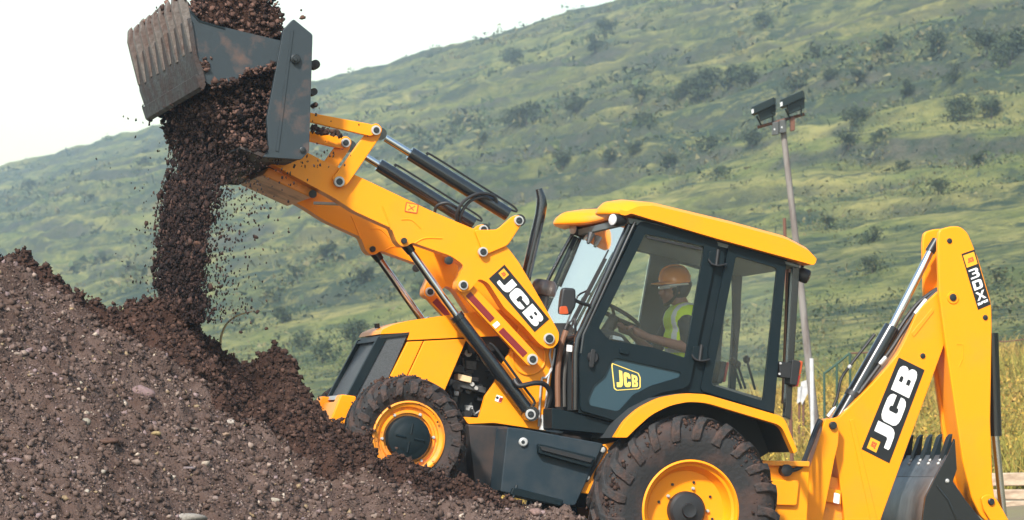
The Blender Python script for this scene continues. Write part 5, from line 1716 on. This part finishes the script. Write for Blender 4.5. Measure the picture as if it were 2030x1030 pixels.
BIG = [(167, 834, 17, (.40, .37, .30), 'flat pale grey stone alone in the middle of the slope'), (280, 774, 26, (.25, .175, .18), 'large purplish slab half buried below the dark soil edge'),
       (222, 880, 10, (.26, .22, .21), 'grey stone right of the brown earth lump on the slope'), (380, 848, 12, (.34, .27, .22), 'pale angular stone in the middle right of the slope'),
       (455, 835, 15, (.46, .42, .38), 'whitish elongated stone at the edge of the dark soil'), (445, 858, 13, (.38, .27, .20), 'pinkish tan stone just below the whitish elongated one'),
       (650, 957, 13, (.42, .38, .33), 'pale block leaning near the lower right of the slope'), (545, 990, 11, (.44, .40, .34), 'flat white stone near the bottom edge of the slope'),
       (25, 910, 18, (.27, .20, .20), 'mauve stone near the left edge of the slope'), (375, 1022, 34, (.36, .34, .31), 'broad grey rock cut by the bottom edge of the picture'),
       (370, 925, 15, (.27, .22, .23), 'bluish grey stone with a sharp ridge in the lower slope'), (425, 985, 11, (.32, .25, .23), 'pink grey stone lower down right of the bluish one'),
       (310, 858, 9, (.42, .33, .17), 'small ochre stone in the centre of the slope'), (215, 870, 22, (.13, .075, .055), 'brown lump of earth on the open slope'),
       (145, 712, 12, (.30, .25, .22), 'pale stone on the upper slope below the crest'), (95, 785, 10, (.30, .22, .21), 'pinkish stone on the upper left slope'),
       (520, 935, 16, (.16, .10, .08), 'rounded brown lump in the lower right slope'), (127, 985, 15, (.38, .28, .16), 'tan stone in the lower left corner area'),
       (60, 968, 13, (.33, .26, .25), 'pale pink stone near the lower left corner'), (250, 990, 14, (.30, .23, .23), 'mauve grey stone at the lower centre of the slope'),
       (155, 757, 9, (.42, .38, .31), 'small whitish stone high on the left slope'), (33, 700, 9, (.34, .28, .24), 'small pale stone on the left edge of the upper slope'),
       (690, 965, 14, (.20, .13, .11), 'brown stone at the foot of the dark soil'), (1062, 1012, 16, (.30, .20, .18), 'pinkish lump at the right end of the gravel below the fuel tank')]
for i, (a_, b_, r_, tn, lb) in enumerate(BIG):
    c = slope_hit(a_, b_, lambda x_, y_: np.maximum(grav_h(x_, y_), soil_h(x_, y_)))
    if c is None:
        continue
    k_ = (c - CAM).dot(FWD) / F_PX
    lump_object('stone', c - Vector((0, 0, r_ * k_ * 0.2)), r_ * k_ * 1.1, tuple(np.array(tn) * np.array((.60, .57, .54))), lb, 'stone', 'stones on the gravel slope', 2, 120 + i, 0.15, (1.15, 1.0, 0.75))
g_ = np.random.default_rng(77)
cnt = 0
while cnt < 55:
    a_, b_ = g_.uniform(0, 760), g_.uniform(560, 1028)
    if b_ < np.interp(a_, [q[0] for q in GRAV_PX], [q[1] for q in GRAV_PX]) + 18:
        continue
    c = slope_hit(a_, b_, grav_h)
    if c is None:
        continue
    k_ = (c - CAM).dot(FWD) / F_PX
    ti = int(g_.integers(0, 5))
    zone = ('upper ' if b_ < 740 else 'middle ' if b_ < 890 else 'lower ') + ('left' if a_ < 230 else 'centre' if a_ < 470 else 'right')
    slb = 'small %s stone on the %s of the gravel slope' % (('tan', 'mauve', 'pale grey', 'brown', 'ochre')[ti], zone)
    tn = np.array([(.30, .235, .20), (.26, .19, .19), (.40, .35, .29), (.22, .15, .125), (.34, .25, .15)][ti]) * g_.uniform(.45, .75)
    lump_object('stone', c, g_.uniform(4, 8) * k_, tuple(tn), slb, 'stone', 'small stones on the gravel slope', 1, 300 + cnt, 0.15)
    cnt += 1
# the curved dry stalk behind the soil
pts = [(437, 690), (438, 668), (447, 645), (462, 630), (480, 622), (500, 617)]
tag(MB().tube(spline([P(a_, b_, 1.15) for a_, b_ in pts], 5), [0.010 - 0.006 * i / 25 for i in range(26)], 7).build('dry_stalk', TWIG), 'curved dry stalk arching out of the soil mound', 'stalk')

# ------------------------------------------------------------------ things behind the machine
def facing_frame(c):
    """right and up directions across the view line at a far point"""
    return RIGHT.copy(), Vector((0, 0, 1))


# leaning pole with two flood lamps
PDIST = 48.0
q0, q1 = PD(1553, 262, PDIST), PD(1606, 745, PDIST)
foot = q0 + (q1 - q0) * 1.0
dirp = (q1 - q0).normalized()
base = q1 + dirp * 1.1
base = base + dirp * ((base.z - float(ground_z(base.x, base.y)[0]) + 0.3) / -dirp.z)
pole = empty('flood_lamp_pole', base)
tag(pole, 'tall leaning grey pole with two flood lamps rising behind the cab roof', 'lamp pole')
MB().tube([base, q1, q0.lerp(q1, 0.5) + RIGHT * 0.01, q0, q0 - dirp * 0.10], [0.070, 0.056, 0.047, 0.042, 0.040], 12).build('pole_shaft', WOODPOLE, pole)
pw = lambda a_, b_, d=0.0: PD(a_, b_, PDIST + d)
MB().tube([pw(1502, 252, -.1), pw(1594, 226, .05)], 0.022, 8).build('cross_bar', RUST, pole)
for (bx, by) in ((0, 0), (57, -14)):
    vis = MB().slab([pw(1489 + bx, 212 + by, -.35), pw(1534 + bx, 192 + by, -.2), pw(1536 + bx, 207 + by, -.2), pw(1490 + bx, 228 + by, -.35)], FWD * 0.32 + RIGHT * 0.05).build('flood_lamp', LAMPBODY, pole, 0.01)
    MB().slab([pw(1503 + bx, 222 + by, -.22), pw(1538 + bx, 206 + by, -.12), pw(1538 + bx, 228 + by, -.12), pw(1508 + bx, 240 + by, -.22)], FWD * 0.26).build('lamp_housing', LAMPBODY, vis, 0.01)
    MB().slab([pw(1489.5 + bx, 217 + by, -.36), pw(1494 + bx, 215 + by, -.36), pw(1494.5 + bx, 223 + by, -.36), pw(1490 + bx, 225 + by, -.36)], FWD * 0.02).build('lamp_glass', LAMPWHITE, vis)
    MB().tube([pw(1500 + bx, 230 + by, -.2), pw(1508 + bx, 246 + by, -.1), pw(1514 + bx, 250 + by, -.05)], 0.012, 6).build('lamp_yoke', LAMPBODY, vis)
    MB().tube([pw(1531 + bx, 222 + by, -.15), pw(1532 + bx, 243 + by, -.08)], 0.012, 6).build('lamp_yoke', LAMPBODY, vis)
for (a_, b_, c_, d_) in ((1531, 240, 1544, 268), (1545, 236, 1559, 264), (1567, 230, 1576, 260)):
    bx_ = MB().slab([pw(a_, b_ + 2, -.12), pw(c_, b_, -.12), pw(c_, d_ - 2, -.12), pw(a_, d_, -.12)], FWD * 0.12).build('ballast_box', material('ballast_grey', (.06, .065, .065), .5) if a_ < 1560 else RUST, pole, 0.01)
    if a_ < 1560:
        MB().lathe(pw((a_ + c_) / 2 - 2, (b_ + d_) / 2 + 2, -.125), [(0.012, 0), (0.016, 0.01)], 10, FWD).build('indicator', LAMPWHITE, bx_)
# thin rusty stake seen over the roof
a_, b_ = PD(1555, 432, 44), PD(1559, 560, 44)
d_ = (b_ - a_).normalized()
b_ = b_ + d_ * ((b_.z - float(ground_z(b_.x, b_.y)[0]) + 0.2) / -d_.z)
tag(MB().tube([b_, a_], [0.028, 0.022], 8).build('iron_stake', RUST), 'thin rusty iron stake left of the lamp pole, tip above the roof', 'stake')
# white post and pale panel beside the pole
a_, b_ = PD(1609, 710, 46), PD(1612, 790, 46)
b_.z = float(ground_z(b_.x, b_.y)[0]) - 0.1
tag(MB().tube([b_, a_], 0.028, 10).build('white_post', WHITEPAINT, None, 0.0), 'slim white post standing beside the foot of the lamp pole', 'post')
for (q, lb) in (([(1582, 768), (1591, 765), (1588, 795), (1580, 800)], 'narrow pale board on a stake in the grass close behind the cab'), ([(1588, 757), (1602, 752), (1601, 780), (1590, 802), (1586, 790)], 'torn pale sheet on a stake left of the white post')):
    DB = 58.0
    pt = [PD(c_[0], c_[1], DB) for c_ in q]
    mid_ = sum(pt, Vector((0, 0, 0))) / len(pt)
    ft_ = Vector((mid_.x, mid_.y, float(ground_z(mid_.x, mid_.y)[0]) - 0.1))
    nm_ = 'board_on_stake' if 'board' in lb else 'sheet_on_stake'
    e_ = tag(empty(nm_, ft_), lb, 'board' if 'board' in lb else 'sheet')
    MB().slab(pt, FWD * 0.03).build('board' if 'board' in lb else 'sheet', WHITEPAINT, e_)
    MB().tube([ft_ + Vector((0, 0.05, 0)), mid_ + FWD * 0.06], 0.02, 6).build('stake', RUST, e_)
# green rail fence
fn = empty('rail_fence', PD(1634, 745, 52))
fn.location.z = float(ground_z(fn.location.x, fn.location.y)[0])
tag(fn, 'green painted rail fence with a sloping rail in the dry grass', 'fence')
MB().tube([PD(1634, 740, 52), PD(1658, 722, 52), PD(1684, 700, 52)], 0.020, 8).build('rail', GREENPOST, fn)
MB().tube([PD(1684, 700, 52), PD(1730, 698, 52), PD(1800, 690, 52)], 0.012, 8).build('rail', RUST, fn)
for (a_, b_) in ((1634, 738), (1659, 720), (1685, 699)):
    p_ = PD(a_, b_, 52)
    e_ = Vector((p_.x, p_.y, float(ground_z(p_.x, p_.y)[0]) - 0.1))
    MB().tube([e_, p_], 0.020, 8).build('fence_post', GREENPOST, fn)
# wire strung on the right
wr_ = empty('wire_fence', PD(2040, 672, 60))
wr_.location.z = float(ground_z(wr_.location.x, wr_.location.y)[0])
tag(wr_, 'single sagging wire strung across the slope right of the backhoe', 'wire fence')
MB().tube(spline([PD(1900, 684, 60), PD(1965, 677, 60), PD(2000, 676, 60), PD(2060, 668, 60)]), 0.010, 6).build('wire', RUST, wr_)
for a_, b_ in ((1900, 680), (2060, 664)):
    p_ = PD(a_, b_, 60)
    MB().tube([Vector((p_.x, p_.y, float(ground_z(p_.x, p_.y)[0]) - 0.1)), p_], 0.03, 8).build('wire_post', RUST, wr_)
# stacked timbers
TB = [((1895, 952), (2100, 948), 26, 44.0, 'uppermost pale timber beam of the stack behind the backhoe'), ((1892, 980), (2100, 980), 20, 43.8, 'second timber beam from the top of the stack behind the backhoe'),
      ((1890, 1003), (2100, 1003), 21, 43.6, 'lowest timber beam of the stack behind the backhoe, lying on the ground')]
for (p0, p1, h_, d_, lb) in TB:
    k_ = d_ / F_PX
    a_, b_ = PD(p0[0], p0[1], d_), PD(p1[0], p1[1], d_)
    hh = h_ * k_ / 2
    back_ = Vector((FWD.x, FWD.y, 0)).normalized() * 0.2
    o_ = MB().slab([a_ + Vector((0, 0, hh)), b_ + Vector((0, 0, hh)), b_ - Vector((0, 0, hh)), a_ - Vector((0, 0, hh))], back_).build('timber_beam', TIMBER, None, 0.015)
    tag(o_, lb, 'timber', 'timber beams stacked behind the backhoe')

# ------------------------------------------------------------------ vegetation


def leaf_cloud(n, lobes, leaf, seed, tones):
    g2 = np.random.default_rng(seed)
    k2 = g2.integers(0, len(lobes), n)
    L = np.array(lobes)[k2]
    d = g2.normal(size=(n, 3))
    d /= np.linalg.norm(d, axis=1, keepdims=True)
    rr = (0.35 + 0.65 * g2.random((n, 1)) ** 0.5) * (1 + 0.18 * g2.normal(size=(n, 1)))
    c_ = L[:, :3] + d * rr * L[:, 3:4] * np.array([1, 1, 0.85])
    V = c_[:, None, :] + g2.normal(size=(n, 4, 3)) * leaf
    Fq = np.arange(n * 4).reshape(-1, 4)
    T = np.array(tones)[g2.integers(0, len(tones), n)] * (0.75 + 0.5 * g2.random((n, 1)))
    return V.reshape(-1, 3), Fq, T


GREENS = [(0.034, 0.052, 0.026), (0.046, 0.066, 0.030), (0.060, 0.078, 0.034), (0.028, 0.042, 0.026)]
CROWNS, TRUNKS = [], []
for k in range(7):
    g2 = np.random.default_rng(400 + k)
    lobes = [(g2.uniform(-.32, .32), g2.uniform(-.32, .32), g2.uniform(.18, .85), g2.uniform(.15, .30)) for _ in range(12)] + [(0, 0, .42, .36)]
    V, Fq, T = leaf_cloud(1300, lobes, 0.026, 500 + k, GREENS)
    me_ = mesh_arrays('crown', V, Fq, FOLIAGE)
    set_tone(me_, T)
    CROWNS.append(me_)
    tb = MB()
    tb.tube([Vector((0, 0, -.08)), Vector((.02, .01, .2)), Vector((g2.uniform(-.06, .06), g2.uniform(-.06, .06), .55))], [.04, .03, .012], 6)
    o_ = tb.build('trunk', BARK)
    TRUNKS.append(o_.data)
    bpy.data.objects.remove(o_)
# (x, foot y, height in photograph pixels, label)
BUSH = [(1045, 250, 48, 'tall dark tree in the grove on the mid slope, left of centre'), (1010, 252, 40, 'bushy tree left of the tallest one in the mid slope grove'), (1142, 228, 38, 'slim dark tree right of the mid slope grove'),
        (1385, 205, 62, 'broad dark tree group member below the crest of the central thicket'), (1450, 178, 58, 'tallest tree of the central thicket above the lamps'), (1485, 172, 42, 'rounded tree at the right end of the central thicket'),
        (1410, 175, 46, 'rounded tree in the middle of the central thicket'), (1350, 210, 44, 'low tree at the left end of the central thicket'), (1580, 178, 42, 'dark tree just above the right flood lamp'),
        (1645, 162, 30, 'small round tree up right of the flood lamps'), (1700, 170, 36, 'small tree right of the flood lamps on a pale ledge'), (1760, 98, 40, 'round tree high up on the right slope'),
        (1862, 105, 50, 'large round tree high up on the right slope'), (1955, 120, 62, 'tall tree in the upper right thicket'), (2005, 130, 80, 'tallest tree of the upper right thicket at the edge'),
        (1890, 165, 44, 'tree in front of the upper right thicket'), (1905, 240, 60, 'dark tree in the thicket on the right mid slope'), (1965, 235, 46, 'tree at the right of the right mid slope thicket'),
        (1802, 195, 40, 'wide tree between the two right thickets'), (1700, 255, 46, 'tree right of the lamp pole on the mid slope'), (1682, 300, 40, 'low bush right of the lamp pole below the mid slope tree'),
        (1742, 285, 32, 'small bush farther right on the same ledge as the low bush'), (1405, 300, 34, 'bush left of the pole top on the grass'), (1492, 295, 38, 'bush just left of the pole shaft'),
        (1328, 340, 34, 'lone bush in the middle slope above the cab'), (1260, 305, 36, 'small tree above the exhaust on the mid slope'), (1205, 330, 40, 'clump of bush on the mid slope left of the small tree'),
        (1115, 335, 36, 'bush on the mid slope over the rams'), (957, 295, 26, 'small bush below the left grove'), (905, 250, 26, 'small bush at the left foot of the grove'), (1015, 130, 40, 'dark tree in the hollow below the crest'),
        (1200, 85, 50, 'dark tree beside the upper hollow near the crest'), (1180, 110, 44, 'low tree in the upper hollow near the crest'), (1515, 55, 34, 'bush near the upper edge of the picture above the thicket'),
        (1272, 215, 40, 'slender tree left of the central thicket'), (1275, 245, 26, 'small bush under the slender tree'), (1730, 480, 36, 'bush on the lower right slope beside the backhoe'),
        (1730, 540, 40, 'rounded bush on the lower right slope nearer the backhoe'), (1640, 455, 30, 'bush right of the pole above the roof end'), (1980, 560, 30, 'bush right of the dipper head'), (1860, 385, 34, 'bush above the dipper head'),
        (700, 690, 62, 'big bush low on the slope just above the bonnet'), (640, 720, 48, 'bush left of the big one above the bonnet'), (600, 690, 40, 'bush farther left on the low slope'), (560, 640, 40, 'bush in the low green hollow right of the stalk'),
        (650, 520, 44, 'dark bush below the loader arm'), (720, 560, 40, 'bush in front of the lift rams'), (835, 590, 40, 'bush seen between the lift rams and the link'), (590, 560, 36, 'bush below the arm, left one'),
        (540, 600, 34, 'small bush above the curved stalk'), (205, 520, 26, 'small bush above the soil at the left'), (150, 540, 26, 'small bush above the left mound'), (250, 545, 24, 'small bush left of the falling soil'),
        (285, 330, 22, 'small dark bush high on the left slope'), (60, 380, 22, 'small bush under the left crest'), (1425, 350, 24, 'small bush in the grass left of the pole'), (1790, 340, 26, 'small bush right on the middle grass band'),
        (1560, 250, 26, 'little bush beside the lamp cross bar'), (1620, 115, 30, 'bush high above the right flood lamp'), (1940, 330, 32, 'bush at the right middle slope')]
THICKET = []
for i, (a_, b_, h_, lb) in enumerate(BUSH):
    hit = ground_hit(a_, b_)
    if hit is None:
        continue
    p_, D_ = hit
    tr = empty('hillside_tree' if h_ >= 36 else 'hillside_bush', p_)
    hgt = h_ * D_ / F_PX * 0.92
    g2 = random.Random(i)
    tr.scale = (hgt * g2.uniform(1.0, 1.6), hgt * g2.uniform(1.0, 1.6), hgt)
    THICKET.append((p_.x, p_.y, hgt))
    tr.rotation_euler = (0, 0, g2.uniform(0, 6.28))
    tag(tr, lb, 'tree' if h_ >= 36 else 'bush', 'trees and bushes on the hillside')
    link('trunk', TRUNKS[i % 7], tr)
    link('crown', CROWNS[i % 7], tr)

# low scrub all over the hill: nobody could count it
g_ = np.random.default_rng(91)
n = 60000
t_ = np.exp(g_.uniform(np.log(55), np.log(1100), n))
s_ = g_.uniform(38, 224, n)
dens = fbm(t_ / 55 + 3, s_ / 22 + 7, 4) + 0.4 * fbm(t_ / 14, s_ / 6, 3)
k_ = dens + g_.normal(0, .16, n) > 0.12
t_, s_, dens = t_[k_], s_[k_], dens[k_]
th = np.repeat(np.array(THICKET), 16, 0)
tx = th[:, 0] + g_.normal(size=len(th)) * th[:, 2] * 1.3
ty = th[:, 1] + g_.normal(size=len(th)) * th[:, 2] * 2.2
ts, tt = (tx - CXY[0]) * W[0] + (ty - CXY[1]) * W[1], (tx - CXY[0]) * U[0] + (ty - CXY[1]) * U[1]
s_, t_, dens = np.concatenate([s_, ts]), np.concatenate([t_, tt]), np.concatenate([dens, np.full(len(ts), 0.8)])
z_ = terrain(s_, t_)
x_, y_ = st_to_xy(s_, t_)
n = len(t_)
m_ = 20
rad = 0.25 * (1 - g_.random(n)) ** -0.5 * (0.8 + dens.clip(0, 1))
rad = np.minimum(rad, np.clip(t_ / 150, .35, 1.3))
c_ = np.stack([x_, y_, z_ + rad * 0.30], 1)[:, None, :] + g_.normal(size=(n, m_, 3)) * rad[:, None, None] * np.array([.62, .62, .36])
V = c_[:, :, None, :] + g_.normal(size=(n, m_, 3, 3)) * rad[:, None, None, None] * 0.17 * np.clip(t_ / 260, .5, 1.3)[:, None, None, None]
me_ = mesh_arrays('hillside_scrub', V.reshape(-1, 3), np.arange(n * m_ * 3).reshape(-1, 3), FOLIAGE)
T = np.array([(0.032, 0.050, 0.020), (0.046, 0.066, 0.024), (0.090, 0.095, 0.035), (0.026, 0.040, 0.022), (0.12, 0.105, 0.045)])[g_.integers(0, 5, n)]
set_tone(me_, np.repeat(T, m_, 0) * (0.75 + 0.5 * g_.random((n * m_, 1))))
tag(link('hillside_scrub', me_), 'low dark scrub in patches over the hillside', 'scrub', kind='stuff')

# dry grass behind the machine
g_ = np.random.default_rng(92)
n = 130000
ax_, D_ = g_.uniform(380, 2120, n), g_.uniform(46.5, 80, n)
x_ = np.array(CAM.x + FWD.x * D_ + RIGHT.x * (ax_ - 1015) / F_PX * D_)
y_ = np.array(CAM.y + FWD.y * D_ + RIGHT.y * (ax_ - 1015) / F_PX * D_)
s_ = (x_ - CXY[0]) * W[0] + (y_ - CXY[1]) * W[1]
t_ = (x_ - CXY[0]) * U[0] + (y_ - CXY[1]) * U[1]
k_ = (s_ > 23.5) & (fbm(x_ / 2.2, y_ / 2.2, 3) > -0.35)
x_, y_, s_, t_ = x_[k_], y_[k_], s_[k_], t_[k_]
n = len(x_)
z_ = terrain(s_, t_)
hgt = g_.uniform(.30, 1.0, n) * (0.75 + 0.6 * fbm(x_ / 3 + 8, y_ / 3, 3)).clip(.4, 1.5)
b0 = np.stack([x_, y_, z_ - 0.03], 1)
az = g_.uniform(0, 6.28, n)
wv = np.stack([np.cos(az), np.sin(az), np.zeros(n)], 1) * g_.uniform(.006, .018, n)[:, None]
ln = g_.normal(0, .36, (n, 3)) * hgt[:, None]
ln[:, 2] = hgt
V = np.stack([b0 - wv, b0 + wv, b0 + ln * .55 + wv * .9, b0 + ln * np.array([1.25, 1.25, 1.0]) , b0 + ln * .55 - wv * .9], 1)
me_ = mesh_arrays('dry_grass', V.reshape(-1, 3), np.concatenate([np.arange(n * 5).reshape(-1, 5)[:, [0, 1, 2, 4]], np.arange(n * 5).reshape(-1, 5)[:, [4, 2, 3, 3]]])[:n], GRASSMAT) if False else None
F1 = np.arange(n * 5).reshape(-1, 5)
Ft = np.concatenate([F1[:, [0, 1, 2]], F1[:, [0, 2, 4]], F1[:, [4, 2, 3]]])
me_ = mesh_arrays('dry_grass', V.reshape(-1, 3), Ft, GRASSMAT)
patch = fbm(x_ / 5 + 40, y_ / 5, 3)
T = np.where((patch + g_.normal(0, .25, n) > 0.12)[:, None], np.array([(0.23, 0.20, 0.036)]), np.array([(0.34, 0.225, 0.050)])) * g_.uniform(.6, 1.25, (n, 1))
set_tone(me_, np.tile(T, (3, 1)))
tag(link('dry_grass', me_), 'tall dry yellow brown grass growing behind the machine', 'grass', kind='stuff')

# leafy weeds among the grass
g_ = np.random.default_rng(93)
n = 2600
ax_, D_ = g_.uniform(380, 2120, n), g_.uniform(46.5, 72, n)
x_ = CAM.x + FWD.x * D_ + RIGHT.x * (ax_ - 1015) / F_PX * D_
y_ = CAM.y + FWD.y * D_ + RIGHT.y * (ax_ - 1015) / F_PX * D_
s_ = (x_ - CXY[0]) * W[0] + (y_ - CXY[1]) * W[1]
k_ = s_ > 24
x_, y_ = x_[k_], y_[k_]
z_ = ground_z(x_, y_)
n = len(x_)
m_ = 34
hh = g_.uniform(.4, 1.0, n)
c_ = np.stack([x_, y_, z_], 1)[:, None, :] + np.stack([g_.normal(0, .20, (n, m_)), g_.normal(0, .20, (n, m_)), hh[:, None] * g_.uniform(.15, 1.05, (n, m_))], -1)
V = c_[:, :, None, :] + g_.normal(size=(n, m_, 3, 3)) * 0.022
me_ = mesh_arrays('leafy_weeds', V.reshape(-1, 3), np.arange(n * m_ * 3).reshape(-1, 3), FOLIAGE)
T = np.array([(0.38, 0.245, 0.035), (0.31, 0.215, 0.035), (0.19, 0.17, 0.03), (0.34, 0.19, 0.04)])[g_.integers(0, 4, n)]
set_tone(me_, np.repeat(T, m_, 0) * (0.6 + 0.6 * g_.random((n * m_, 1))))
tag(link('leafy_weeds', me_), 'bushy yellow green weeds growing through the dry grass', 'weeds', kind='stuff')

# ------------------------------------------------------------------ haze in the air
hz = bpy.data.materials.new('air_haze')
hz.use_nodes = True
hn = hz.node_tree
hn.nodes.remove(hn.nodes['Principled BSDF'])
vol = hn.nodes.new('ShaderNodeVolumePrincipled')
vol.inputs['Color'].default_value = (0.70, 0.86, 1.0, 1)
vol.inputs['Density'].default_value = 0.0007
vol.inputs['Anisotropy'].default_value = 0.4
hn.links.new(vol.outputs[0], hn.nodes['Material Output'].inputs['Volume'])
mn, mx_ = np.array([1e9] * 2), np.array([-1e9] * 2)
for s0 in (-1500, 700):
    for t0 in (-400, 2800):
        q = np.array(st_to_xy(s0, t0))
        mn, mx_ = np.minimum(mn, q), np.maximum(mx_, q)
x0, y0 = mn - 20
x1, y1 = mx_ + 20
hv = [(x, y, z) for z in (-3.0, 92.0) for x, y in ((x0, y0), (x1, y0), (x1, y1), (x0, y1))]
hme = bpy.data.meshes.new('haze')
hme.from_pydata(hv, [], [(3, 2, 1, 0), (4, 5, 6, 7), (0, 1, 5, 4), (1, 2, 6, 5), (2, 3, 7, 6), (3, 0, 4, 7)])
hme.materials.append(hz)
tag(link('haze', hme), 'thin pale haze in the air over the valley', 'haze', kind='stuff')
